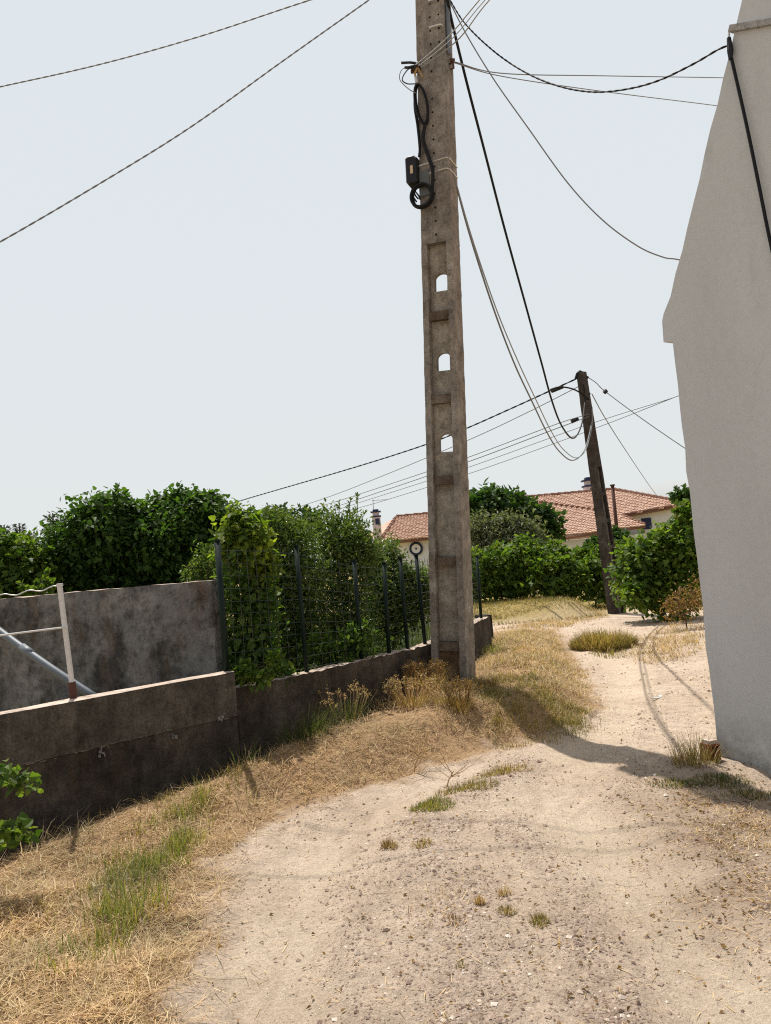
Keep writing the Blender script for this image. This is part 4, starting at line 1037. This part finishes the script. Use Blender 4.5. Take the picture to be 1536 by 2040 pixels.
# conifer tops far off on the left
for px_, py_, h_, lb in ((8, 1046, 60, 'leftmost grey-green conifer top far behind the bushes'), (38, 1042, 58, 'second grey-green conifer top from the left, far behind the bushes'), (105, 1022, 70, 'dark pointed conifer tip rising behind the fig tree'), (66, 1062, 45, 'lowest grey-green conifer top at the far left')):
    Yc = 26.; top = at(px_, py_, Yc); base = np.array([top[0], top[1], 0.]); b = MB(); th = thing('conifer', lb, 'tree', base, 'far conifers')
    t_ = MB(); t_.tube([base, top], [.12, .02], 6); t_.build('trunk', M['bark'], th)
    k = 2600; s_ = rng.random(k) ** .6 * 2.4; a_ = rng.uniform(0, 2 * pi, k); rr = (.06 + s_ * .26) * np.sqrt(rng.random(k)) * (1 + .4 * np.sin(s_ * 14))
    p = top + np.column_stack([np.cos(a_) * rr, np.sin(a_) * rr, -s_]); leaf_mesh(b, p, np.column_stack([np.cos(a_), np.sin(a_), rng.normal(.25, .4, k)]), rdir(k) + [0, 0, .6], rng.uniform(.08, .2, k), .3, .1); b.build('crown', M['conifer'], th)

# climbing vine on the fence: yellow-green at the top
bl = pblobs(6.95, [(482, 1130, 36, 52), (512, 1175, 34, 50), (478, 1225, 36, 45, .05), (508, 1268, 38, 45, .05), (492, 1315, 45, 45, .05), (535, 1215, 18, 30), (470, 1340, 22, 30), (545, 1335, 26, 22, -.1)])
bt = pblobs(6.9, [(480, 1060, 34, 34), (508, 1090, 34, 38), (452, 1090, 20, 16), (527, 1125, 24, 26), (470, 1032, 16, 18)])
plant('grape_vine', 'bright grape vine climbing the fence, yellow-green at its top', 'vine', z3(at(500, 1350, 7.0)), bl + bt[:1], 4200, .056, 'vinedark', trunk_r=.022, asp=.95, spread=.42, extra=('yellowvine', bt, 1700, .055, 'young_foliage'), clus=8)
bl = pblobs(6.35, [(487, 1345, 16, 18), (520, 1352, 24, 12), (547, 1325, 10, 16)])
plant('vine_sprig', 'light green shoots spilling over the step where the low wall starts', 'plant', at(495, 1375, 6.45), bl, 220, .05, 'vine', trunk_r=.008, asp=.85, clus=5, spread=.4)
# shrubs behind the fence
bl = pblobs(8.0, [(570, 1085, 52, 55), (590, 1150, 62, 70), (580, 1220, 62, 70), (585, 1290, 62, 60), (545, 1060, 40, 40)])
plant('privet_shrub', 'tall shrub with small shiny leaves behind the fence right of the grape vine', 'shrub', z3(at(580, 1330, 8.1)), bl, 14000, .052, 'shrub', trunk_r=.03, asp=.42, spread=.22, sprigs=[up(610, 1050, 612, 1012, 8), up(640, 1060, 652, 1028, 8), up(505, 1040, 500, 1010, 8), up(545, 1040, 560, 1022, 8)])
bl = pblobs(8.5, [(680, 1075, 58, 55), (690, 1140, 66, 70), (670, 1215, 70, 70), (690, 1280, 66, 50), (720, 1105, 46, 46)])
plant('privet_shrub', 'shrub behind the fence with the tallest leafy shoots above the mesh', 'shrub', z3(at(685, 1320, 8.6)), bl, 15000, .052, 'shrub', trunk_r=.03, asp=.42, spread=.22,
      sprigs=[up(690, 1050, 700, 992, 8.5), up(705, 1050, 712, 985, 8.5), up(672, 1050, 676, 1000, 8.5), up(715, 1050, 728, 1020, 8.5), up(655, 1050, 650, 1015, 8.5)])
bl = pblobs(9.4, [(762, 1112, 40, 34), (785, 1165, 52, 46), (770, 1225, 56, 60), (835, 1172, 30, 34), (830, 1205, 30, 40)])
plant('privet_shrub', 'shrub behind the fence nearest the pole, in front of the round window', 'shrub', z3(at(785, 1290, 9.5)), bl, 12500, .054, 'shrub', trunk_r=.03, asp=.5, spread=.22)
bl = pblobs(13.5, [(560, 1035, 30, 22), (610, 1045, 40, 25), (520, 1040, 30, 24)])
plant('round_bush', 'dark bush top showing behind the fence shrubs', 'bush', P_on(at(565, 1100, 13.5)), bl, 2500, .07, 'dark', trunk_r=.03, asp=.7)
bl = pblobs(7.6, [(640, 1300, 34, 36), (690, 1295, 34, 30), (720, 1280, 24, 36)])
plant('undergrowth_plant', 'bluish green low plant at the foot of the fence between two posts', 'plant', z3(at(665, 1330, 7.6)), bl, 1500, .06, 'vinedark', trunk_r=.012, asp=.5)

# tall dry and green grass in front of the low wall
def spray(px, py, n, L, label, mat, seed_mat=None, r=.12, name='weed_clump', lean=.35, Y=None, w=(.003, .006)):
    c = ground_pt(px, py) if Y is None else P_on(at(px, py, Y))
    th = thing(name, label, 'weed', c); b = MB()
    a_ = rng.uniform(0, 2 * pi, n); rr = r * np.sqrt(rng.random(n)); x, y = c[0] + rr * np.cos(a_), c[1] + rr * np.sin(a_)
    LL = rng.uniform(.5, 1, n) * L
    st = rng.bit_generator.state
    blades(b, x, y, height(x, y), LL, rng.uniform(*w, n), np.abs(rng.normal(lean, .2, n)), rng.normal(.9, .4, n), az=a_, seg=4)
    b.build('blades', M[mat], th)
    if seed_mat:
        b = MB(); k = n // 3; a_ = rng.uniform(0, 2 * pi, k); L_ = rng.uniform(.7, 1.05, k) * L; le = np.abs(rng.normal(lean * .8, .2, k))
        rt = c + np.column_stack([np.cos(a_) * r * .5, np.sin(a_) * r * .5, np.zeros(k)]); tp_ = rt + np.column_stack([np.cos(a_) * np.sin(le), np.sin(a_) * np.sin(le), np.cos(le)]) * L_[:, None]
        for i in range(k):
            b.tube([rt[i], (rt[i] + tp_[i]) / 2 + [0, 0, .02], tp_[i]], .0016, 3)
            p = tp_[i] + rng.normal(0, .012, (9, 3)); leaf_mesh(b, p, rdir(9) + [0, 0, .5], rdir(9), rng.uniform(.012, .026, 9), .5, .2)
        b.build('seed_heads', M[seed_mat], th)
    return th
spray(600, 1475, 520, .42, 'dark drooping grass clump growing against the low wall in its shade', 'darkgrass', None, .30, lean=.35, Y=6.62)
spray(480, 1535, 120, .30, 'dark weeds in the wall shade where the two walls meet', 'darkgrass', None, .14, Y=6.0)
spray(690, 1420, 120, .40, 'thin grey-green weeds against the low wall right of the dark clump', 'darkgrass', 'straw', .16, Y=7.0)
spray(850, 1385, 380, .34, 'pale dry weeds with seed heads at the left foot of the concrete pole', 'straw', 'dryleaf', .20, lean=.3)
spray(770, 1405, 110, .2, 'dry weeds with seed heads leaning on the low wall left of the pole', 'straw', 'straw', .16)
spray(820, 1400, 260, .26, 'heaped dry golden grass on the mound crest left of the pole foot', 'straw', 'straw', .24, lean=.5)
spray(890, 1400, 300, .20, 'thick tangle of dry straw directly before the pole foot', 'straw', None, .20, lean=.7)
spray(915, 1405, 240, .22, 'reddish dry weeds in front of the pole foot', 'dryleaf', 'dryleaf', .14)
spray(975, 1372, 130, .16, 'dark red dry weeds right of the pole foot', 'dryleaf', None, .09)
spray(980, 1300, 150, .22, 'fresh green weeds at the foot of the concrete end pillar', 'greengrass', None, .16)
for px_, py_, h_, lb in ((818, 1476, .26, 'leafless dry stalk branching in front of the pole mound, left of two'), (882, 1478, .18, 'leafless dry stalk branching in front of the pole mound, right of two')):
    c = ground_pt(px_, py_); b = MB(); th = thing('dry_stalk', lb, 'weed', c)
    t1 = c + [.06, 0, h_ * .6]
    b.tube([c, c + [.02, 0, h_ * .3], t1], [.0055, .0045, .003], 5)
    for _ in range(7):
        s_ = rng.uniform(.3, 1); p = c + (t1 - c) * s_; e = p + [rng.normal(0, .12), rng.normal(0, .08), rng.uniform(.05, .2)]
        b.tube([p, (p + e) / 2 + [0, 0, -.01], e], [.003, .0022, .0012], 4)
    b.build('stalk', M['drystem'], th)
# vine shoots hanging into the left edge
for px_, lst, lb in ((0, [(-60, 1530), (0, 1540), (30, 1552), (60, 1575)], 'leafy vine shoot reaching in at the left edge, the upper one'), (1, [(-60, 1700), (-5, 1668), (30, 1648), (60, 1662)], 'leafy vine shoot reaching in at the left edge, the lower one')):
    Yv = 4.15; P = [at(x_, y_, Yv) for x_, y_ in lst]; root = np.array([P[0][0] - .25, Yv - .1, float(height(P[0][0] - .25, Yv))])
    th = thing('vine_shoot', lb, 'vine', root); b = MB(); S_ = smooth_pts([root, root * .4 + P[0] * .6 + [-.1, 0, .1]] + P, 8); b.tube(S_, .005, 5); b.build('stem', M['greenstem'], th)
    b = MB(); k = 90; ii = rng.integers(len(S_) * 2 // 5, len(S_), k); p = S_[ii] + rng.normal(0, .032, (k, 3))
    leaf_mesh(b, p, rdir(k) + [.3, -.2, -.4], rdir(k) * .7 + [0, -.5, .6], rng.uniform(.03, .062, k), .95, .3); b.build('foliage', M['vine'], th)

# vineyard beyond the lane ---------------------------------------------------
vx = [(955, 1150), (1000, 1150), (1045, 1145), (1095, 1150), (1140, 1145), (1190, 1150), (1240, 1140)]
words = ['first', 'second', 'third', 'fourth', 'fifth', 'sixth', 'seventh']
for i, (px_, py_) in enumerate(vx):
    Yv = 19.6 + rng.uniform(-.2, .3); base = P_on(at(px_, 1205, Yv))
    dj = rng.normal(0, 12, 4)
    bl = pblobs(Yv, [(px_ - 14, py_ + 6 + dj[0], 20, 24), (px_ + 14, py_ - 4 + dj[1], 20, 24), (px_ + dj[3] * .5, py_ + 26, 30, 18)])
    spr = [up(px_ + v_, py_ - 5, px_ + v_ + rng.normal(0, 12), py_ - 38 + rng.normal(0, 7), Yv) for v_ in rng.uniform(-24, 24, 4)]
    plant('grape_vine', words[i] + ' vine from the pole side in the near vineyard row', 'vine', base, bl, 950, .115, 'vine', 'vineyard rows', .03, asp=.95, spread=.48, clus=6, lump=.8, sprigs=spr, shoots=60)
for i, px_ in enumerate((930, 985, 1035, 1090, 1145, 1200, 1255)):
    Yv = 22.8; base = P_on(at(px_, 1190, Yv)); dj = rng.normal(0, 12, 2)
    bl = pblobs(Yv, [(px_ - 12, 1124 + dj[0], 24, 22), (px_ + 16, 1118 + dj[1], 24, 22), (px_, 1145, 32, 26)])
    plant('grape_vine', words[i] + ' vine from the pole side in the second vineyard row, behind the near row', 'vine', base, bl, 1000, .125, 'vine', 'vineyard rows', .03, asp=.95, spread=.46, clus=6, lump=.8)
bl = pblobs(30., [(985, 1010, 50, 34), (1030, 1020, 42, 30), (1075, 1045, 38, 30), (950, 1030, 34, 34), (1085, 1065, 28, 22), (1010, 1050, 50, 26)])
plant('broad_tree', 'dark broad tree right of the pole in front of the left house', 'tree', P_on(at(1010, 1130, 30.)), bl, 9000, .26, 'dark', None, .18, asp=.7, spread=.2, clus=10)
bl = pblobs(26., [(980, 1062, 38, 30), (1040, 1066, 34, 34), (1065, 1090, 34, 28), (955, 1066, 24, 34), (1012, 1048, 20, 18), (1000, 1110, 50, 26), (1088, 1105, 22, 18)])
plant('olive_tree', 'grey-green olive tree between the vineyard and the dark broad tree', 'tree', P_on(at(1010, 1150, 26.)), bl, 9000, .16, 'olive', None, .14, asp=.4, spread=.34, clus=9, lump=.9)
bl = pblobs(25., [(1195, 1092, 26, 18), (1225, 1080, 30, 20), (1175, 1108, 26, 14)])
plant('round_bush', 'dark bush behind the far pole under the roof eave', 'bush', P_on(at(1180, 1130, 25.)), bl, 3500, .15, 'dark', None, .05, asp=.7)
# big bush beside the white house
bl = pblobs(15.2, [(1338, 1098, 40, 42), (1292, 1122, 42, 42), (1345, 1130, 46, 60), (1290, 1170, 42, 40), (1330, 1190, 36, 46, -.2), (1258, 1145, 28, 55, .3), (1370, 1048, 20, 42), (1385, 1130, 20, 60), (1270, 1185, 24, 24, -.3)])
plant('grape_vine', 'large leafy vine thicket between the far pole and the white house', 'vine', P_on(at(1325, 1238, 14.9)), bl, 8500, .105, 'vine', None, .06, asp=.95, spread=.34, clus=8, lump=.45)
bl = pblobs(13.4, [(1370, 1205, 26, 26), (1345, 1215, 20, 20), (1395, 1195, 18, 40)])
plant('dry_bush', 'brown withered bush beside the white house in front of the vine thicket', 'bush', P_on(at(1372, 1238, 13.4)), bl, 900, .06, 'dryleaf', None, .015, asp=.5, spread=.5, clus=6, lump=.8)
bl = pblobs(34., [(1362, 990, 20, 14), (1385, 1000, 22, 20)])
plant('round_tree', 'dark tree top peeking out beside the white house at the roof end', 'tree', P_on(at(1372, 1080, 34.)), bl, 2200, .2, 'dark', None, .12, asp=.7)
b_ = [(300, 40.)]
# distant tree line behind everything
o = MB(); k = 60
for i in range(k):
    X_ = -140 + 280 * i / k; c = np.array([X_ + rng.normal(0, 2), 150 + rng.normal(0, 8), rng.uniform(-.4, .6)])
    crown(o, [(c, (rng.uniform(3, 5), 3, rng.uniform(1.6, 2.4)))], 260, .9, clus=6, spread=.3)
kind(o.build('distant_treeline', M['dark']), 'stuff')

# ------------------------------------------------------------------ tiled houses
def facet(b, poly, edir, udir, tw=.16, tc=.21, amp=.04):
    """barrel tiles over a flat polygon: edir along the eave, udir up the slope"""
    poly = np.array(poly); O = poly[0]; e = edir / np.linalg.norm(edir); n = np.cross(e, udir); n /= np.linalg.norm(n)
    if n[2] < 0: n = -n
    u_ = np.cross(n, e); u_ = u_ if u_ @ udir > 0 else -u_
    P = np.stack([(poly - O) @ e, (poly - O) @ u_], -1); lo, hi = P.min(0), P.max(0)
    ex = np.arange(lo[0], hi[0], tw / 4); ncourse = int((hi[1] - lo[1]) / tc) + 1
    for c_ in range(ncourse):
        v0 = lo[1] + c_ * tc; v1 = min(v0 + tc, hi[1]); jit = rng.normal(0, .008, len(ex) // 4 + 2)
        prof = np.abs(np.sin(pi * (ex - lo[0]) / tw)) * amp + jit[(np.arange(len(ex)) // 4)]
        rows = []
        for vv, hh in ((v0, .055), (v0, .0), (v1, .0)):   # front lip, then the sloping tile
            pass
        A_ = O + ex[:, None] * e + v0 * u_ + (prof * .5 - .01)[:, None] * n
        B_ = O + ex[:, None] * e + v0 * u_ + (prof + .05)[:, None] * n
        C_ = O + ex[:, None] * e + v1 * u_ + (prof + .005)[:, None] * n
        k = len(ex); j = np.arange(k - 1)
        cen = np.stack([(ex[:-1] + ex[1:]) / 2, np.full(k - 1, (v0 + v1) / 2)], -1)
        ok = inside(P, cen[:, 0], cen[:, 1]); j = j[ok]
        if not len(j): continue
        b.add(np.concatenate([A_, B_, C_]), np.concatenate([np.stack([j, j + 1, j + 1 + k, j + k], -1), np.stack([j + k, j + k + 1, j + 2 * k + 1, j + 2 * k], -1)]))
    # solid deck under the tiles
    D = poly - n * .02; D2 = poly - n * .14; k = len(poly)
    b.add(np.concatenate([D, D2]), [[j, (j + 1) % k, (j + 1) % k + k, j + k] for j in range(k)])
    b.f.append(np.arange(k)[None] + b.n - 2 * k); b.mi.append(0); b.f.append(np.arange(k)[None, ::-1] + b.n - k); b.mi.append(0)
def wallring(b, plan, z0, z1, t=.25):
    k = len(plan)
    v = [[*p, z0] for p in plan] + [[*p, z1] for p in plan]
    b.add(v, [[j, (j + 1) % k, (j + 1) % k + k, j + k] for j in range(k)])
# right-hand house
e0, e1 = at(1060, 1077, 42.), at(1285, 1046, 39.6); zE = (e0[2] + e1[2]) / 2; e0[2] = e1[2] = zE
r0_, r1_ = at(1058, 990, 47.), at(1222, 976, 45.2); zR = (r0_[2] + r1_[2]) / 2; r0_[2] = r1_[2] = zR
ed = e1 - e0; ud = (r0_ + r1_) / 2 - (e0 + e1) / 2; nrm = np.cross(ed, ud); nrm /= np.linalg.norm(nrm)
onp = lambda x_, y_: vpl(x_, y_, e0, nrm)
hp = thing('tiled_house', 'low grey house with a wide red tiled hip roof behind the far pole', 'house', [e0[0], e0[1], 0])
rf = MB()
Rl, Rr = onp(1020, 994), onp(1222, 976); Rr2 = onp(1352, 1000); V0 = onp(1240, 1027); V1 = onp(1340, 1009); El, Er = onp(1010, 1084), onp(1285, 1046)
facet(rf, [El, Er, V0, V1, Rr2, Rr, Rl], ed, ud)
hor = np.array([ed[1], -ed[0], 0]); hor /= np.linalg.norm(hor); hor = hor if hor[1] > 0 else -hor   # away from us
run = abs((Rr - Er) @ hor)
Bl, Br = Rl + hor * run - [0, 0, Rl[2] - El[2]], Rr2 + hor * (run * .9) - [0, 0, Rr2[2] - El[2]]
rf.add([Rl, Rr, Rr2, Br, Bl], np.array([[0, 1, 2, 3, 4]]))
roof = rf.build('roof', M['tile'], hp)
b = MB()
def caps(b, a_, c_, r=.12):
    m_ = max(2, int(np.linalg.norm(c_ - a_) / .4)); 
    for i in range(m_):
        p, q_ = a_ + (c_ - a_) * i / m_, a_ + (c_ - a_) * (i + .97) / m_
        b.tube([p + [0, 0, .05], q_ + [0, 0, .035]], [r, r * .8], 7)
caps(b, Rl, Rr); caps(b, Rr, Rr2); caps(b, V0, V1, .08); caps(b, Er, V0, .08)
b.build('ridge_caps', M['ridge'], roof)
b = MB()   # a row of vent tiles running down the slope
A_, B_ = onp(1068, 1001), onp(1195, 1018)
for i in range(13):
    p = A_ + (B_ - A_) * i / 12 + nrm * np.sign(nrm[2]) * .06; b.box(p, (.20, .22, .12))
b.build('vent_tiles', M['ridge'], roof)
b = MB(); k_ = .35; c_ = nrm * 0
wp = [El + hor * .45, Er + hor * .45 - ed / np.linalg.norm(ed) * .4, V0 + hor * .35, V1 + hor * .35, Br - hor * .4, Bl - hor * .4]
wallring(b, [p[:2] for p in wp[:2]] + [wp[1][:2] + hor[:2] * 2.0] + [p[:2] for p in wp[4:]], -.2, El[2] - .1)
wv = V0 + hor * .35 - ed / np.linalg.norm(ed) * .6
b.add([[*wv[:2], -.2], [*V1[:2] + hor[:2] * .35, -.2], [*V1[:2] + hor[:2] * .35, V1[2] - .12], [*wv[:2], V0[2] - .12]], [[0, 1, 2, 3]])
b.build('wall', M['fargrey'], hp)
b = MB(); b.tube([El - [0, 0, .1], Er - [0, 0, .1]], .07, 6); b.tube([V0 - [0, 0, .08], V1 - [0, 0, .08]], .06, 6); b.build('gutter', M['ridge'], hp)
wn = (wv * .45 + (V1 + hor * .35) * .55); wn[2] = V0[2] - .55
b = MB(); eu = ed / np.linalg.norm(ed); b.hexa([wn + eu * a_ - hor * c_ + [0, 0, d_] for d_ in (-.3, .3) for a_, c_ in ((-.25, -.02), (.25, -.02), (.25, .05), (-.25, .05))]); b.build('window', M['navy'], hp)
# its chimney
def chimney(par, foot_px, top_px, Y, w_, mats, sq=True):
    cb, ct = at(*foot_px, Y), at(*top_px, Y); H_ = ct[2] - cb[2]; cb = np.array([ct[0], ct[1], cb[2]])
    b = MB(); b.box(cb + [0, 0, H_ * .28 - .4], (w_, w_, H_ * .56 + .8)); ch = b.build('chimney', M[mats[0]], par)
    b = MB(); b.box(cb + [0, 0, H_ * .86], (w_ * 1.25, w_ * 1.25, H_ * .07)); b.box(cb + [0, 0, H_ * .95], (w_ * .7, w_ * .7, H_ * .1)); b.build('chimney_cap', M['navy'], ch)
    b = MB(); b.box(cb + [0, 0, H_ * .60], (w_ * 1.22, w_ * 1.22, H_ * .07)); b.build('collar', M['navy'], ch)
    b = MB(); b.box(cb + [0, 0, H_ * .73], (w_ * .8, w_ * .8, H_ * .19)); b.build('flue', M[mats[0]], ch)
    b = MB(); b.box(cb + [w_ * .12, -w_ / 2, H_ * .30], (w_ * .52, .03, H_ * .34)); b.build('painted_panel', M['navy'], ch)
    return ch
chimney(roof, (1180, 994), (1173, 951), 46.6, .66, ('chim',))
# thin dark pole standing in front of that roof
A_, B_ = P_on(at(1236, 1130, 27.)), at(1220, 968, 27.); b = MB(); b.tube([A_, B_], [.075, .06], 7); b.tube([B_, B_ + [0, 0, .05]], .09, 7)
tag(b.build('thin_post', M['rust'], None, A_, True), 'thin dark rusty post in front of the tiled roof right of the far pole', 'post')
# left-hand house
e0, e1 = at(770, 1078, 34.), at(1010, 1053, 33.4); zE = (e0[2] + e1[2]) / 2; e0[2] = e1[2] = zE
r0_ = at(790, 1031, 37.); r1_ = at(1000, 1011, 36.5); r1_[2] = r0_[2]
ed = e1 - e0; ud = r0_ - e0; nrm = np.cross(ed, ud); nrm /= np.linalg.norm(nrm); onp = lambda x_, y_: vpl(x_, y_, e0, nrm)
lh = thing('tiled_house', 'pale blue house with a round dark-rimmed window behind the fence shrubs', 'house', [e0[0], e0[1], 0])
rf = MB(); El, Er, Rl, Rr = onp(757, 1080), onp(1010, 1054), onp(790, 1031), onp(1000, 1011)
facet(rf, [El, Er, Rr, Rl], ed, ud, .15, .20)
hor = np.array([ed[1], -ed[0], 0]); hor /= np.linalg.norm(hor); hor = hor if hor[1] > 0 else -hor; eu = ed / np.linalg.norm(ed)
run = abs((Rl - El) @ hor); Bl = El + hor * (2 * run) - eu * .2; Br = Er + hor * (2 * run)
H1 = at(728, 1069, 36.5); H1[2] = El[2]
facet(rf, [El, Rl, Bl], hor, eu, .15, .20); rf.add([Rl, Rr, Br, Bl], np.array([[0, 1, 2, 3]]))
# low lean-to roof on the left end
L0, L1 = at(722, 1070, 39.), at(778, 1036, 41.); 
rf.add([L0, El + hor * run * 1.0, L1 + [0.6, 0, 0], L1], np.array([[0, 1, 2, 3]]))
roof = rf.build('roof', M['tile'], lh)
b = MB(); caps(b, El, Rl, .10); caps(b, Rl, Rr, .10); b.build('ridge_caps', M['ridge'], roof)
b = MB(); pl = [El + hor * .4 + eu * .4, Er + hor * .4, Br - hor * .4, Bl - hor * .4 + eu * .4]; wallring(b, [p[:2] for p in pl], -.2, El[2] - .1); b.build('wall', M['farwall'], lh)
b = MB(); b.tube([El - [0, 0, .08], Er - [0, 0, .08]], .06, 6); b.build('gutter', M['ridge'], lh)
wc = vpl(829, 1093, pl[0], hor) - hor * .03
b = MB(); an = np.linspace(0, 2 * pi, 28, endpoint=False); b.tube(wc + np.cos(an)[:, None] * eu * .25 + np.sin(an)[:, None] * np.array([0, 0, .25]), .055, 6, closed=True); fr = b.build('window', M['navy'], lh, smooth=True)
b = MB(); b.tube([wc + hor * .02, wc - hor * .02], .2, 20); b.build('pane', M['farwall'], fr)
b = MB(); b.box(wc - hor * .03, (.03, .03, .12)); b.box(wc - hor * .03, (.10, .028, .025)); b.build('glazing_mark', M['navy'], fr)
ch = chimney(roof, (752, 1050), (748, 1015), 37.5, .40, ('chim',))
ct = at(748, 1015, 37.5); a0 = at(743, 996, 37.5)
an_ = thing('tv_antenna', 'small rooftop television antenna on the chimney of the pale blue house', 'antenna', ct)
b = MB(); b.tube([ct - [.1, 0, .1], a0], .014, 5); b.build('mast', M['thincable'], an_)
b = MB(); b.tube([a0 + [-.05, 0, -.02], a0 + [.75, 0, -.05]], .012, 5)
for s_ in (.05, .25, .45, .65): b.tube([a0 + [s_, -.25, -.03], a0 + [s_, .25, -.03]], .008, 4)
b.build('boom', M['thincable'], an_)

# ------------------------------------------------------------------ light and sky
SUN_EL, SUN_AZ = 65, 21.5      # degrees up, degrees left of straight ahead
s_ = np.array([-math.sin(rad(SUN_AZ)) * math.cos(rad(SUN_EL)), math.cos(rad(SUN_AZ)) * math.cos(rad(SUN_EL)), math.sin(rad(SUN_EL))])
ld = bpy.data.lights.new('sun', 'SUN'); ld.energy = 5.0; ld.angle = rad(.53); ld.color = (1.0, .95, .87)
lo = bpy.data.objects.new('sun', ld); COL.objects.link(lo); lo.rotation_euler = Vector(s_).to_track_quat('Z', 'Y').to_euler()
w = bpy.data.worlds.new('World'); sc.world = w; w.use_nodes = True; nt = w.node_tree; nt.nodes.clear()
sky = nt.nodes.new('ShaderNodeTexSky'); sky.sky_type = 'NISHITA'; sky.sun_disc = False
sky.sun_elevation = rad(SUN_EL); sky.sun_rotation = rad(-SUN_AZ); sky.air_density = 1.0; sky.dust_density = 2.5; sky.ozone_density = 1.5; sky.altitude = 50
hs = nt.nodes.new('ShaderNodeHueSaturation'); hs.inputs['Saturation'].default_value = .26
bg = nt.nodes.new('ShaderNodeBackground'); bg.inputs[1].default_value = .15
ow = nt.nodes.new('ShaderNodeOutputWorld')
nt.links.new(sky.outputs[0], hs.inputs['Color']); mx = nt.nodes.new('ShaderNodeMix'); mx.data_type = 'RGBA'; mx.blend_type = 'DARKEN'; mx.inputs[0].default_value = 1.0
tcw = nt.nodes.new('ShaderNodeTexCoord'); sxw = nt.nodes.new('ShaderNodeSeparateXYZ'); rw_ = nt.nodes.new('ShaderNodeValToRGB'); nzw = nt.nodes.new('ShaderNodeTexNoise')
nzw.inputs['Scale'].default_value = 1.6; nzw.inputs['Detail'].default_value = 4; adw = nt.nodes.new('ShaderNodeMath'); adw.operation = 'MULTIPLY_ADD'; adw.inputs[1].default_value = .16
nt.links.new(tcw.outputs['Generated'], sxw.inputs[0]); nt.links.new(tcw.outputs['Generated'], nzw.inputs['Vector']); nt.links.new(nzw.outputs['Fac'], adw.inputs[0]); nt.links.new(sxw.outputs[2], adw.inputs[2])
nt.links.new(adw.outputs[0], rw_.inputs[0]); scw = nt.nodes.new('ShaderNodeVectorMath'); scw.operation = 'SCALE'; scw.inputs['Scale'].default_value = 1 / .182
rw_.color_ramp.elements.new(.35)
for i_, (p_, c_) in enumerate(((.05, (.775, .80, .79)), (.35, (.75, .80, .83)), (.75, (.74, .795, .838)))):
    e_ = rw_.color_ramp.elements[i_]; e_.position = p_; e_.color = (*c_, 1)
nt.links.new(rw_.outputs[0], scw.inputs[0]); nt.links.new(scw.outputs[0], mx.inputs[7])     # an evenly hazy, bleached sky
nt.links.new(hs.outputs[0], mx.inputs[6]); nt.links.new(mx.outputs[2], bg.inputs[0]); nt.links.new(bg.outputs[0], ow.inputs[0])
sc.render.engine = 'CYCLES'
sc.view_settings.view_transform = 'Standard'; sc.view_settings.look = 'None'; sc.view_settings.exposure = 0.28; sc.view_settings.gamma = 1
sc.cycles.use_denoising = False; sc.cycles.filter_width = 1.15; sc.cycles.max_bounces = 6; sc.cycles.transparent_max_bounces = 8
